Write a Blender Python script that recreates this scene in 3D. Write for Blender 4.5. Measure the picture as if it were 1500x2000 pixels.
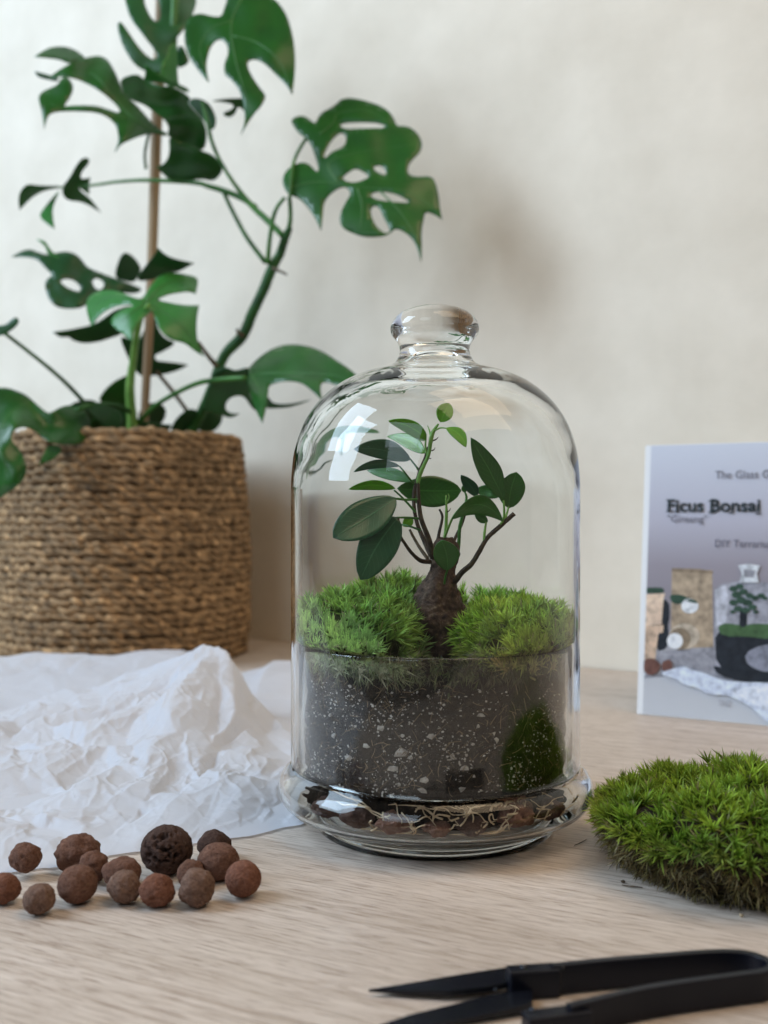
import bpy, bmesh, math, random
import numpy as np
from mathutils import Vector, Matrix, noise
from mathutils.geometry import delaunay_2d_cdt

random.seed(7)
rng = np.random.default_rng(7)
for o in list(bpy.data.objects):
    bpy.data.objects.remove(o)
scene = bpy.context.scene
COL = scene.collection

# ------------------------------------------------------------------ camera
F, CX, CY, CAMH = 2020.0, 750.0, 1000.0, 0.18      # focal length in photo pixels, image centre, camera height
cam_d = bpy.data.cameras.new('camera')
cam = bpy.data.objects.new('camera', cam_d)
COL.objects.link(cam)
cam.location = (0, 0, CAMH)
cam.rotation_euler = (math.radians(90), 0, 0)
cam_d.sensor_fit = 'VERTICAL'
cam_d.sensor_height = 24.0
cam_d.lens = 24.0 * F / 2000.0
cam_d.clip_start = 0.01
cam_d.clip_end = 50
cam_d.dof.use_dof = True
cam_d.dof.focus_distance = 0.56
cam_d.dof.aperture_fstop = 5.0
cam_d.dof.aperture_blades = 0
scene.camera = cam

# ------------------------------------------------------------------ world (dim indoor ambience)
w = bpy.data.worlds.new('World')
scene.world = w
w.use_nodes = True
nt = w.node_tree
bg = nt.nodes['Background']
tc = nt.nodes.new('ShaderNodeTexCoord')
sep = nt.nodes.new('ShaderNodeSeparateXYZ')
rmp = nt.nodes.new('ShaderNodeValToRGB')
rmp.color_ramp.elements[0].position = 0.0
rmp.color_ramp.elements[0].color = (0.34, 0.30, 0.27, 1)
rmp.color_ramp.elements[1].position = 1.0
rmp.color_ramp.elements[1].color = (0.62, 0.57, 0.52, 1)
mp = nt.nodes.new('ShaderNodeMapRange')
mp.inputs[1].default_value = -1
nt.links.new(tc.outputs['Generated'], sep.inputs[0])
nt.links.new(sep.outputs[2], mp.inputs[0])
nt.links.new(mp.outputs[0], rmp.inputs[0])
nt.links.new(rmp.outputs[0], bg.inputs[0])
bg.inputs[1].default_value = 0.18

# ------------------------------------------------------------------ lamps: a cool window on the left, a weaker added fill in front, one warm ceiling lamp
def area(name, loc, target, sx, sy, power, col):
    d = bpy.data.lights.new(name, 'AREA')
    d.shape = 'RECTANGLE'
    d.size, d.size_y, d.energy, d.color = sx, sy, power, col
    o = bpy.data.objects.new(name, d)
    COL.objects.link(o)
    o.location = loc
    o.rotation_euler = (Vector(target) - Vector(loc)).to_track_quat('-Z', 'Y').to_euler()
    return o

area('window_light_main', (-2.15, 0.50, 1.66), (-0.10, 0.85, 0.25), 1.05, 1.75, 82, (0.64, 0.81, 1.0))
area('fill_light_front', (-1.15, -1.45, 1.75), (0.1, 0.8, 0.15), 1.2, 1.1, 16, (0.72, 0.86, 1.0))  # added fill, brightens the faces turned to the camera
area('ceiling_lamp', (0.75, 0.30, 1.95), (0.25, 0.9, 0.5), 1.3, 1.3, 20, (1.0, 0.75, 0.49))

# ------------------------------------------------------------------ render settings
vs = scene.view_settings
vs.view_transform = 'Standard'
vs.look = 'None'
vs.exposure = 0.0
vs.gamma = 1.0
scene.cycles.max_bounces = 18
scene.cycles.transmission_bounces = 16
scene.cycles.transparent_max_bounces = 16
scene.cycles.glossy_bounces = 8
scene.cycles.diffuse_bounces = 4
scene.cycles.caustics_reflective = True
scene.cycles.caustics_refractive = True
scene.cycles.blur_glossy = 0.0
scene.cycles.sample_clamp_indirect = 40.0
scene.cycles.use_denoising = True
scene.cycles.use_guiding = True
scene.cycles.use_surface_guiding = True
scene.cycles.use_volume_guiding = False

# ------------------------------------------------------------------ helpers
def P(px, py, Y):
    """world point seen at photo pixel (px, py) at depth Y"""
    return Vector(((px - CX) * Y / F, Y, CAMH - (py - CY) * Y / F))

def smooth_path(pts, n=6, closed=False):
    pts = [Vector(p) for p in pts]
    N = len(pts)
    out = []
    rngk = range(N if closed else N - 1)
    for i in rngk:
        p1, p2 = pts[i], pts[(i + 1) % N]
        p0 = pts[(i - 1) % N] if (closed or i > 0) else p1 * 2 - p2
        p3 = pts[(i + 2) % N] if (closed or i + 2 < N) else p2 * 2 - p1
        for k in range(n):
            t = k / n
            out.append(0.5 * ((2 * p1) + (p2 - p0) * t + (2 * p0 - 5 * p1 + 4 * p2 - p3) * t * t
                              + (3 * p1 - p0 - 3 * p2 + p3) * t ** 3))
    if not closed:
        out.append(pts[-1].copy())
    return out

def mesh(name, verts, faces, smooth=True):
    m = bpy.data.meshes.new(name)
    m.from_pydata([tuple(v) for v in verts] if not isinstance(verts, np.ndarray) else verts.tolist(), [],
                  faces if not isinstance(faces, np.ndarray) else faces.tolist())
    if smooth:
        m.polygons.foreach_set('use_smooth', np.ones(len(m.polygons), dtype=bool))
    m.update()
    return m

def obj(name, me, mat=None, parent=None):
    o = bpy.data.objects.new(name, me)
    COL.objects.link(o)
    if mat is not None and me is not None and not me.materials:
        me.materials.append(mat)
    if parent is not None:
        o.parent = parent
    return o

def tag(o, label=None, cat=None, group=None, kind=None):
    if label: o['label'] = label
    if cat: o['category'] = cat
    if group: o['group'] = group
    if kind: o['kind'] = kind
    return o

def thing(name, label, cat, loc=(0, 0, 0), group=None):
    o = bpy.data.objects.new(name, None)
    COL.objects.link(o)
    o.empty_display_size = 0.02
    return tag(o, label, cat, group)

def fix_normals(me, weld=0.0):
    bm = bmesh.new(); bm.from_mesh(me)
    if weld: bmesh.ops.remove_doubles(bm, verts=bm.verts, dist=weld)
    bmesh.ops.recalc_face_normals(bm, faces=bm.faces)
    bm.to_mesh(me); bm.free()

def lathe(name, prof, n=160, cx=0.0, cy=0.0):
    """closed surface of revolution; profile points with r == 0 become poles"""
    verts, faces, rows = [], [], []
    for r, z in prof:
        if r < 1e-6:
            rows.append([len(verts)]); verts.append((cx, cy, z))
        else:
            rows.append(list(range(len(verts), len(verts) + n)))
            for k in range(n):
                a = 2 * math.pi * k / n
                verts.append((cx + r * math.cos(a), cy + r * math.sin(a), z))
    for a, b in zip(rows[:-1], rows[1:]):
        if len(a) == 1 and len(b) == 1: continue
        for k in range(n):
            k2 = (k + 1) % n
            if len(a) == 1: faces.append((a[0], b[k], b[k2]))
            elif len(b) == 1: faces.append((a[k], b[0], a[k2]))
            else: faces.append((a[k], b[k], b[k2], a[k2]))
    me = mesh(name, verts, faces)
    fix_normals(me, 1e-6)
    return me

def tube(name, path, radii, n=10, cap=True, rough=0.0, seed=0):
    path = [Vector(p) for p in path]
    if not isinstance(radii, (list, tuple)): radii = [radii] * len(path)
    if len(radii) != len(path):
        xs = np.linspace(0, 1, len(path))
        radii = np.interp(xs, np.linspace(0, 1, len(radii)), radii).tolist()
    verts, faces = [], []
    t0 = (path[1] - path[0]).normalized()
    nrm = t0.orthogonal().normalized()
    for i, p in enumerate(path):
        t = (path[min(i + 1, len(path) - 1)] - path[max(i - 1, 0)]).normalized()
        nrm = (nrm - t * nrm.dot(t)).normalized()
        b = t.cross(nrm)
        for k in range(n):
            a = 2 * math.pi * k / n
            d = nrm * math.cos(a) + b * math.sin(a)
            rr = radii[i]
            if rough:
                rr *= 1 + rough * noise.noise((p + d * rr) * (0.9 / max(radii[i], 1e-4)) + Vector((seed, 0, 0)))
            verts.append(p + d * rr)
    for i in range(len(path) - 1):
        for k in range(n):
            k2 = (k + 1) % n
            faces.append((i * n + k, i * n + k2, (i + 1) * n + k2, (i + 1) * n + k))
    if cap:
        faces.append(tuple(range(n - 1, -1, -1)))
        L = (len(path) - 1) * n
        faces.append(tuple(range(L, L + n)))
    return mesh(name, verts, faces)

# ------------------------------------------------------------------ materials
def newmat(name):
    m = bpy.data.materials.new(name)
    m.use_nodes = True
    return m, m.node_tree, m.node_tree.nodes['Principled BSDF']

def N(nt, typ, **kw):
    n = nt.nodes.new(typ)
    for k, v in kw.items():
        if k.startswith('i_'):
            key = k[2:]
            key = int(key) if key.isdigit() else key.replace('_', ' ')
            n.inputs[key].default_value = v
        else:
            setattr(n, k, v)
    return n

def ramp(nt, fac, stops):
    r = nt.nodes.new('ShaderNodeValToRGB')
    e = r.color_ramp.elements
    while len(e) < len(stops): e.new(0.5)
    for k, (p, c) in enumerate(stops):
        e[k].position = p
        e[k].color = (*c, 1)
    nt.links.new(fac, r.inputs[0])
    return r

def coords(nt, rot=(0, 0, 0), scale=(1, 1, 1), kind='Object'):
    t = nt.nodes.new('ShaderNodeTexCoord')
    m = nt.nodes.new('ShaderNodeMapping')
    m.inputs['Rotation'].default_value = rot
    m.inputs['Scale'].default_value = scale
    nt.links.new(t.outputs[kind], m.inputs[0])
    return m.outputs[0]

def noisetex(nt, vec, scale, detail=4, rough=0.55, dist=0.0):
    n = nt.nodes.new('ShaderNodeTexNoise')
    n.inputs['Scale'].default_value = scale
    n.inputs['Detail'].default_value = detail
    n.inputs['Roughness'].default_value = rough
    n.inputs['Distortion'].default_value = dist
    nt.links.new(vec, n.inputs['Vector'])
    return n

def bump(nt, bsdf, height, strength, dist):
    b = nt.nodes.new('ShaderNodeBump')
    b.inputs['Strength'].default_value = strength
    b.inputs['Distance'].default_value = dist
    nt.links.new(height, b.inputs['Height'])
    nt.links.new(b.outputs[0], bsdf.inputs['Normal'])
    return b

def mixc(nt, fac, a, b, mode='MIX'):
    m = nt.nodes.new('ShaderNodeMix')
    m.data_type = 'RGBA'
    m.blend_type = mode
    for sock, v in ((m.inputs[0], fac), (m.inputs[6], a), (m.inputs[7], b)):
        if hasattr(v, 'is_linked') or isinstance(v, bpy.types.NodeSocket):
            nt.links.new(v, sock)
        elif isinstance(v, (int, float)):
            sock.default_value = v
        else:
            sock.default_value = (*v, 1)
    return m.outputs[2]

def mat_plain(name, col, rough=0.5, spec=0.5, metal=0.0):
    m, nt, b = newmat(name)
    b.inputs['Base Color'].default_value = (*col, 1)
    b.inputs['Roughness'].default_value = rough
    b.inputs['Specular IOR Level'].default_value = spec
    b.inputs['Metallic'].default_value = metal
    return m

def mat_glass():
    m, nt, b = newmat('clear_glass')
    nt.nodes.remove(b)
    g = nt.nodes.new('ShaderNodeBsdfGlass')
    g.inputs['IOR'].default_value = 1.36
    g.inputs['Roughness'].default_value = 0.0
    g.inputs['Color'].default_value = (0.985, 0.992, 0.99, 1)
    v = coords(nt)
    n = noisetex(nt, v, 38, 1.5, 0.4)
    bp = N(nt, 'ShaderNodeBump', i_Strength=0.10, i_Distance=0.002)
    nt.links.new(n.outputs[0], bp.inputs['Height'])
    nt.links.new(bp.outputs[0], g.inputs['Normal'])
    nt.links.new(g.outputs[0], nt.nodes['Material Output'].inputs[0])
    return m

def mat_table():
    m, nt, b = newmat('pale_oak_laminate')
    v = coords(nt, rot=(0, 0, math.radians(27)))
    s1 = N(nt, 'ShaderNodeMapping'); s1.inputs['Scale'].default_value = (3.5, 150, 1)
    s2 = N(nt, 'ShaderNodeMapping'); s2.inputs['Scale'].default_value = (40, 950, 1)
    s3 = N(nt, 'ShaderNodeMapping'); s3.inputs['Scale'].default_value = (0.9, 7, 1)
    for s in (s1, s2, s3): nt.links.new(v, s.inputs[0])
    n1 = noisetex(nt, s1.outputs[0], 1.6, 6, 0.62, 0.9)
    n2 = noisetex(nt, s2.outputs[0], 1.3, 3, 0.6, 0.4)
    n3 = noisetex(nt, s3.outputs[0], 2.0, 3, 0.5, 0.6)
    c1 = ramp(nt, n1.outputs[0], [(0.30, (0.40, 0.325, 0.265)), (0.45, (0.51, 0.435, 0.37)), (0.58, (0.58, 0.505, 0.44)), (0.75, (0.55, 0.47, 0.405))])
    p2 = ramp(nt, n2.outputs[0], [(0.37, (0.42, 0.35, 0.30)), (0.49, (1, 1, 1))])
    p3 = ramp(nt, n3.outputs[0], [(0.3, (0.86, 0.83, 0.80)), (0.7, (1.06, 1.05, 1.05))])
    c = mixc(nt, 0.75, c1.outputs[0], p2.outputs[0], 'MULTIPLY')
    c = mixc(nt, 0.8, c, p3.outputs[0], 'MULTIPLY')
    nt.links.new(c, b.inputs['Base Color'])
    rr = ramp(nt, n2.outputs[0], [(0.35, (0.55,) * 3), (0.6, (0.40,) * 3)])
    nt.links.new(rr.outputs[0], b.inputs['Roughness'])
    b.inputs['Specular IOR Level'].default_value = 0.45
    bump(nt, b, p2.outputs[0], 0.25, 0.0004)
    return m

def mat_wall():
    m, nt, b = newmat('linen_wallpaper')
    v = coords(nt)
    a = N(nt, 'ShaderNodeMapping'); a.inputs['Scale'].default_value = (520, 1, 40)
    c = N(nt, 'ShaderNodeMapping'); c.inputs['Scale'].default_value = (40, 1, 520)
    nt.links.new(v, a.inputs[0]); nt.links.new(v, c.inputs[0])
    n1 = noisetex(nt, a.outputs[0], 1.0, 3, 0.6)
    n2 = noisetex(nt, c.outputs[0], 1.0, 3, 0.6)
    n3 = noisetex(nt, v, 9.0, 5, 0.6)
    add = N(nt, 'ShaderNodeMath', operation='ADD')
    nt.links.new(n1.outputs[0], add.inputs[0]); nt.links.new(n2.outputs[0], add.inputs[1])
    r = ramp(nt, add.outputs[0], [(0.40, (0.57, 0.515, 0.425)), (0.60, (0.79, 0.72, 0.61))])
    r.color_ramp.elements[0].position = 0.75 / 2
    r2 = ramp(nt, n3.outputs[0], [(0.3, (0.90, 0.89, 0.87)), (0.7, (1.04, 1.04, 1.04))])
    col = mixc(nt, 1.0, r.outputs[0], r2.outputs[0], 'MULTIPLY')
    nt.links.new(col, b.inputs['Base Color'])
    b.inputs['Roughness'].default_value = 0.85
    b.inputs['Specular IOR Level'].default_value = 0.2
    bump(nt, b, add.outputs[0], 0.5, 0.0006)
    return m

def mat_paper():
    m, nt, b = newmat('white_tissue_paper')
    b.inputs['Base Color'].default_value = (0.72, 0.75, 0.82, 1)
    b.inputs['Roughness'].default_value = 0.55
    b.inputs['Specular IOR Level'].default_value = 0.25
    v = coords(nt)
    vo = N(nt, 'ShaderNodeTexVoronoi', feature='DISTANCE_TO_EDGE')
    vo.inputs['Scale'].default_value = 110
    wn = noisetex(nt, v, 30, 3)
    va = N(nt, 'ShaderNodeMixRGB', blend_type='LINEAR_LIGHT')
    va.inputs[0].default_value = 0.012
    nt.links.new(v, va.inputs[1]); nt.links.new(wn.outputs[1], va.inputs[2])
    nt.links.new(va.outputs[0], vo.inputs['Vector'])
    n = noisetex(nt, v, 260, 3, 0.6)
    ad = N(nt, 'ShaderNodeMath', operation='MULTIPLY_ADD')
    nt.links.new(n.outputs[0], ad.inputs[0]); ad.inputs[1].default_value = 0.25
    nt.links.new(vo.outputs[0], ad.inputs[2])
    bump(nt, b, ad.outputs[0], 0.25, 0.0012)
    tr = N(nt, 'ShaderNodeBsdfTranslucent'); tr.inputs[0].default_value = (0.86, 0.86, 0.88, 1)
    mx = N(nt, 'ShaderNodeMixShader'); mx.inputs[0].default_value = 0.40
    nt.links.new(b.outputs[0], mx.inputs[1]); nt.links.new(tr.outputs[0], mx.inputs[2])
    nt.links.new(mx.outputs[0], nt.nodes['Material Output'].inputs[0])
    return m

def mat_leaf(name, dark, light, rough=0.32, trans=0.15, veins=False, coat=0.0):
    m, nt, b = newmat(name)
    v = coords(nt)
    n = noisetex(nt, v, 30, 3)
    oi = N(nt, 'ShaderNodeObjectInfo')
    ad = N(nt, 'ShaderNodeMath', operation='MULTIPLY_ADD')
    nt.links.new(oi.outputs['Random'], ad.inputs[0]); ad.inputs[1].default_value = 0.35
    nt.links.new(n.outputs[0], ad.inputs[2])
    c = ramp(nt, ad.outputs[0], [(0.25, dark), (1.0, light)])
    col = c.outputs[0]
    if veins:
        uv = N(nt, 'ShaderNodeUVMap')
        sx = N(nt, 'ShaderNodeSeparateXYZ'); nt.links.new(uv.outputs[0], sx.inputs[0])
        ab = N(nt, 'ShaderNodeMath', operation='ABSOLUTE'); nt.links.new(sx.outputs[1], ab.inputs[0])
        k1 = N(nt, 'ShaderNodeMath', operation='MULTIPLY'); nt.links.new(sx.outputs[0], k1.inputs[0]); k1.inputs[1].default_value = 11
        k2 = N(nt, 'ShaderNodeMath', operation='MULTIPLY'); nt.links.new(ab.outputs[0], k2.inputs[0]); k2.inputs[1].default_value = 2.6
        su = N(nt, 'ShaderNodeMath', operation='SUBTRACT'); nt.links.new(k1.outputs[0], su.inputs[0]); nt.links.new(k2.outputs[0], su.inputs[1])
        fr = N(nt, 'ShaderNodeMath', operation='PINGPONG'); nt.links.new(su.outputs[0], fr.inputs[0]); fr.inputs[1].default_value = 0.5
        vr = ramp(nt, fr.outputs[0], [(0.0, (1, 1, 1)), (0.10, (0, 0, 0))])
        mr = ramp(nt, ab.outputs[0], [(0.0, (1, 1, 1)), (0.06, (0, 0, 0))])
        mxx = N(nt, 'ShaderNodeMath', operation='MULTIPLY_ADD')
        nt.links.new(vr.outputs[0], mxx.inputs[0]); mxx.inputs[1].default_value = 0.35
        nt.links.new(mr.outputs[0], mxx.inputs[2])
        sc = N(nt, 'ShaderNodeMath', operation='MULTIPLY', use_clamp=True); nt.links.new(mxx.outputs[0], sc.inputs[0]); sc.inputs[1].default_value = 0.45
        col = mixc(nt, sc.outputs[0], col, tuple(min(1, x * 2.2 + 0.02) for x in light))
        bump(nt, b, mxx.outputs[0], 0.25, 0.0004)
    nt.links.new(col, b.inputs['Base Color'])
    b.inputs['Roughness'].default_value = rough
    b.inputs['Specular IOR Level'].default_value = 0.5
    b.inputs['Coat Weight'].default_value = coat
    b.inputs['Coat Roughness'].default_value = 0.25
    tr = N(nt, 'ShaderNodeBsdfTranslucent')
    tc_ = mixc(nt, 1.0, col, (1.3, 1.9, 0.5), 'MULTIPLY')
    nt.links.new(tc_, tr.inputs[0])
    mx = N(nt, 'ShaderNodeMixShader'); mx.inputs[0].default_value = trans
    nt.links.new(b.outputs[0], mx.inputs[1]); nt.links.new(tr.outputs[0], mx.inputs[2])
    nt.links.new(mx.outputs[0], nt.nodes['Material Output'].inputs[0])
    return m

def mat_noise(name, stops, scale, rough=0.8, bscale=None, bstr=0.5, bdist=0.001, detail=5, spec=0.3, stretch=(1, 1, 1)):
    m, nt, b = newmat(name)
    v = coords(nt, scale=stretch)
    n = noisetex(nt, v, scale, detail, 0.6)
    c = ramp(nt, n.outputs[0], stops)
    nt.links.new(c.outputs[0], b.inputs['Base Color'])
    b.inputs['Roughness'].default_value = rough
    b.inputs['Specular IOR Level'].default_value = spec
    n2 = noisetex(nt, v, bscale or scale * 2, detail, 0.65)
    bump(nt, b, n2.outputs[0], bstr, bdist)
    return m

def mat_attr(name, rough=0.5, trans=0.25, spec=0.35):
    m, nt, b = newmat(name)
    a = N(nt, 'ShaderNodeAttribute', attribute_name='col')
    nt.links.new(a.outputs[0], b.inputs['Base Color'])
    b.inputs['Roughness'].default_value = rough
    b.inputs['Specular IOR Level'].default_value = spec
    if trans:
        tr = N(nt, 'ShaderNodeBsdfTranslucent')
        nt.links.new(a.outputs[0], tr.inputs[0])
        mx = N(nt, 'ShaderNodeMixShader'); mx.inputs[0].default_value = trans
        nt.links.new(b.outputs[0], mx.inputs[1]); nt.links.new(tr.outputs[0], mx.inputs[2])
        nt.links.new(mx.outputs[0], nt.nodes['Material Output'].inputs[0])
    return m

GLASS = mat_glass()
M_TABLE, M_WALL, M_PAPER = mat_table(), mat_wall(), mat_paper()
M_MONST = mat_leaf('monstera_leaf', (0.005, 0.050, 0.006), (0.018, 0.120, 0.012), 0.34, 0.14)
M_MONST_DK = mat_leaf('monstera_leaf_dark', (0.007, 0.048, 0.013), (0.016, 0.092, 0.020), 0.38, 0.08)
M_MONST_LT = mat_leaf('monstera_leaf_young', (0.020, 0.14, 0.030), (0.05, 0.24, 0.045), 0.35, 0.22)
M_RIB = mat_noise('leaf_midrib', [(0.3, (0.035, 0.13, 0.03)), (0.7, (0.07, 0.20, 0.05))], 40, 0.45, bstr=0.1)
M_STEM = mat_noise('green_stem', [(0.3, (0.02, 0.09, 0.015)), (0.7, (0.06, 0.20, 0.03))], 40, 0.45, bstr=0.2)
M_STEM_DK = mat_noise('dark_vine', [(0.3, (0.012, 0.045, 0.012)), (0.7, (0.03, 0.13, 0.02))], 40, 0.5, bstr=0.3)
M_STEM_LT = mat_noise('light_green_stem', [(0.3, (0.10, 0.24, 0.04)), (0.7, (0.20, 0.38, 0.08))], 60, 0.45, bstr=0.2)
M_STEM_BR = mat_noise('brown_stem', [(0.3, (0.05, 0.035, 0.02)), (0.7, (0.11, 0.085, 0.05))], 200, 0.6, bstr=0.4)
M_BARK = mat_noise('ficus_bark', [(0.3, (0.020, 0.012, 0.009)), (0.55, (0.075, 0.046, 0.031)), (0.75, (0.19, 0.13, 0.09))], 300, 0.85, 420, 0.9, 0.0016)
M_TWIG = mat_noise('ficus_twig', [(0.3, (0.022, 0.014, 0.010)), (0.7, (0.075, 0.052, 0.032))], 300, 0.7, 500, 0.6, 0.0006)
M_FIC_DK = mat_leaf('ficus_leaf_dark', (0.012, 0.062, 0.030), (0.028, 0.105, 0.052), 0.30, 0.06, True)
M_FIC = mat_leaf('ficus_leaf', (0.020, 0.100, 0.016), (0.042, 0.16, 0.026), 0.30, 0.16, True)
M_FIC_LT = mat_leaf('ficus_leaf_young', (0.08, 0.22, 0.015), (0.16, 0.34, 0.03), 0.32, 0.32, True)
M_STAKE = mat_noise('bamboo_stake', [(0.3, (0.20, 0.12, 0.06)), (0.7, (0.36, 0.25, 0.14))], 30, 0.6, bstr=0.3, stretch=(1, 1, 0.15))
M_ROPE = None
M_SOIL = mat_noise('dark_potting_soil', [(0.35, (0.004, 0.003, 0.003)), (0.58, (0.020, 0.014, 0.010)), (0.75, (0.07, 0.048, 0.034))], 330, 0.95, 500, 1.0, 0.0025, 8, 0.0)
M_PERL = mat_noise('perlite', [(0.3, (0.22, 0.19, 0.17)), (0.6, (0.52, 0.48, 0.44)), (0.75, (0.66, 0.63, 0.60))], 300, 0.9)
M_MOSS = mat_attr('moss_needles', 0.5, 0.30)
M_MOSSCORE = mat_noise('moss_core', [(0.3, (0.02, 0.03, 0.008)), (0.7, (0.06, 0.075, 0.022))], 220, 0.95, 300, 1.0, 0.002)
M_ROOT = mat_noise('pale_roots', [(0.3, (0.30, 0.20, 0.11)), (0.7, (0.62, 0.50, 0.34))], 200, 0.7)
M_BLACK = mat_plain('black_coated_steel', (0.004, 0.005, 0.010), 0.34, 0.28)
M_BLADE = mat_plain('black_blade_steel', (0.006, 0.007, 0.011), 0.26, 0.4, 0.2)

# ------------------------------------------------------------------ setting: table and wall
WALL_A = math.radians(-32.8)
WD = Vector((math.cos(WALL_A), math.sin(WALL_A), 0))       # along the wall, to the right
WN = Vector((math.sin(-WALL_A), math.cos(-WALL_A), 0))      # away from the camera
W0 = Vector((-0.162, 1.454, 0))
c0, c1 = W0 - WD * 2.4, W0 + WD * 2.4
back = 0.25
tv = [c0, c1, c1 - WN * 1.12, c0 - WN * 1.12]
verts = [Vector((v.x, v.y, z)) for z in (0.0, -0.03) for v in tv]
me = mesh('table_top', verts, [(0, 1, 2, 3), (4, 7, 6, 5), (0, 4, 5, 1), (1, 5, 6, 2), (2, 6, 7, 3), (3, 7, 4, 0)], False)
fix_normals(me)
tag(obj('table_top', me, M_TABLE), kind='structure')

wm = mesh('wall', [(-2.6, 0, -0.3), (2.6, 0, -0.3), (2.6, 0, 2.2), (-2.6, 0, 2.2),
                   (-2.6, 0.08, -0.3), (2.6, 0.08, -0.3), (2.6, 0.08, 2.2), (-2.6, 0.08, 2.2)],
          [(0, 1, 2, 3), (5, 4, 7, 6), (4, 0, 3, 7), (1, 5, 6, 2), (3, 2, 6, 7), (4, 5, 1, 0)], False)
fix_normals(wm)
wall = obj('wall', wm, M_WALL)
wall.location = W0 + WN * 0.002
wall.rotation_euler = (0, 0, WALL_A)
tag(wall, kind='structure')

# ------------------------------------------------------------------ glass terrarium
AX, AY = 0.0294, 0.60
def prof(pts, n=5, sharp=()):
    pts3 = [Vector((r, z, 0)) for r, z in pts]
    return [(max(0.0, v.x), v.y) for v in smooth_path(pts3, n)]

outer = prof([(0.0829, 0.0362), (0.0831, 0.045), (0.0831, 0.09), (0.0831, 0.15), (0.0831, 0.190), (0.0826, 0.2035),
              (0.0808, 0.2165), (0.0756, 0.2310), (0.0676, 0.2430), (0.0560, 0.2532), (0.0433, 0.2594), (0.0330, 0.2622),
              (0.0268, 0.2644), (0.0230, 0.2668), (0.0208, 0.2706), (0.0203, 0.2748), (0.0217, 0.2786), (0.0245, 0.2822), (0.0257, 0.2858),
              (0.0249, 0.2896), (0.0218, 0.2936), (0.0163, 0.2968), (0.0085, 0.2989), (0.0, 0.2996)], 6)
inner = prof([(0.0, 0.2715), (0.0060, 0.2705), (0.0105, 0.2672), (0.0135, 0.2625), (0.0180, 0.2582), (0.0260, 0.2556), (0.038, 0.2524), (0.052, 0.2468), (0.0638, 0.2374), (0.0722, 0.2250), (0.0774, 0.2110),
              (0.0800, 0.1980), (0.0808, 0.185), (0.0808, 0.16), (0.0808, 0.09), (0.0808, 0.045), (0.0809, 0.0362)], 6)
cl = lathe('glass_cloche', outer + inner + [(0.0819, 0.0350), (0.0829, 0.0362)], 192)
clo = obj('glass_cloche', cl, GLASS)
clo.location = (AX, AY, 0)
tag(clo, 'clear glass bell cloche with a round knob covering the little tree', 'cloche')

jar = prof([(0.0660, 0.0), (0.0685, 0.0008), (0.0692, 0.0035), (0.0684, 0.0060), (0.0715, 0.0080), (0.0785, 0.0100),
            (0.0862, 0.0140), (0.0902, 0.0200), (0.0902, 0.0255), (0.0880, 0.0303), (0.0850, 0.0332)], 4)
jar += [(0.0832, 0.0342), (0.0815, 0.0345), (0.0798, 0.0346), (0.0790, 0.0355), (0.0786, 0.0375), (0.0786, 0.06), (0.0786, 0.1035),
        (0.0784, 0.1050), (0.0779, 0.1058), (0.0772, 0.1060), (0.0765, 0.1057), (0.0761, 0.1048), (0.0760, 0.1030), (0.0760, 0.06)]
jar += prof([(0.0760, 0.0400), (0.0768, 0.0350), (0.0820, 0.0300), (0.0858, 0.0240), (0.0850, 0.0180), (0.0795, 0.0148), (0.0600, 0.0136), (0.03, 0.0134), (0.0, 0.0133)], 4)
jar += [(0.0, 0.0088), (0.045, 0.0088), (0.0560, 0.0080), (0.0608, 0.0050), (0.0636, 0.0004), (0.0660, 0.0)]
jo = obj('glass_jar', lathe('glass_jar', jar, 192), GLASS)
jo.location = (AX, AY, 0)
tag(jo, 'clear glass base jar with bulging collar, full of soil', 'jar')

# soil filling
sp = [(0.0, 0.0140), (0.040, 0.0141), (0.058, 0.0144), (0.070, 0.0160), (0.0765, 0.0200), (0.0770, 0.0260), (0.0750, 0.0320), (0.0748, 0.0360)]
sp += [(0.0754, 0.0400 + 0.0032 * k) for k in range(17)] + [(0.0735, 0.0960), (0.066, 0.0985), (0.055, 0.099), (0.035, 0.099), (0.0, 0.098)]
sm = lathe('potting_soil', sp, 220)
for v in sm.vertices:
    r = math.hypot(v.co.x, v.co.y)
    if r > 1e-4:
        q = Vector((v.co.x, v.co.y, v.co.z))
        d = 0.5 + 0.9 * noise.fractal(q * 110, 0.7, 2.0, 4)
        k = 1 - 0.0030 * max(0, min(1, d)) / r
        v.co.x *= k; v.co.y *= k
        if v.co.z > 0.09: v.co.z += 0.002 * noise.noise(q * 120)
soil = obj('potting_soil', sm, M_SOIL)
soil.location = (AX, AY, 0)
tag(soil, 'dark potting soil speckled with white perlite inside the glass jar', 'soil', kind='stuff')

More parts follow.
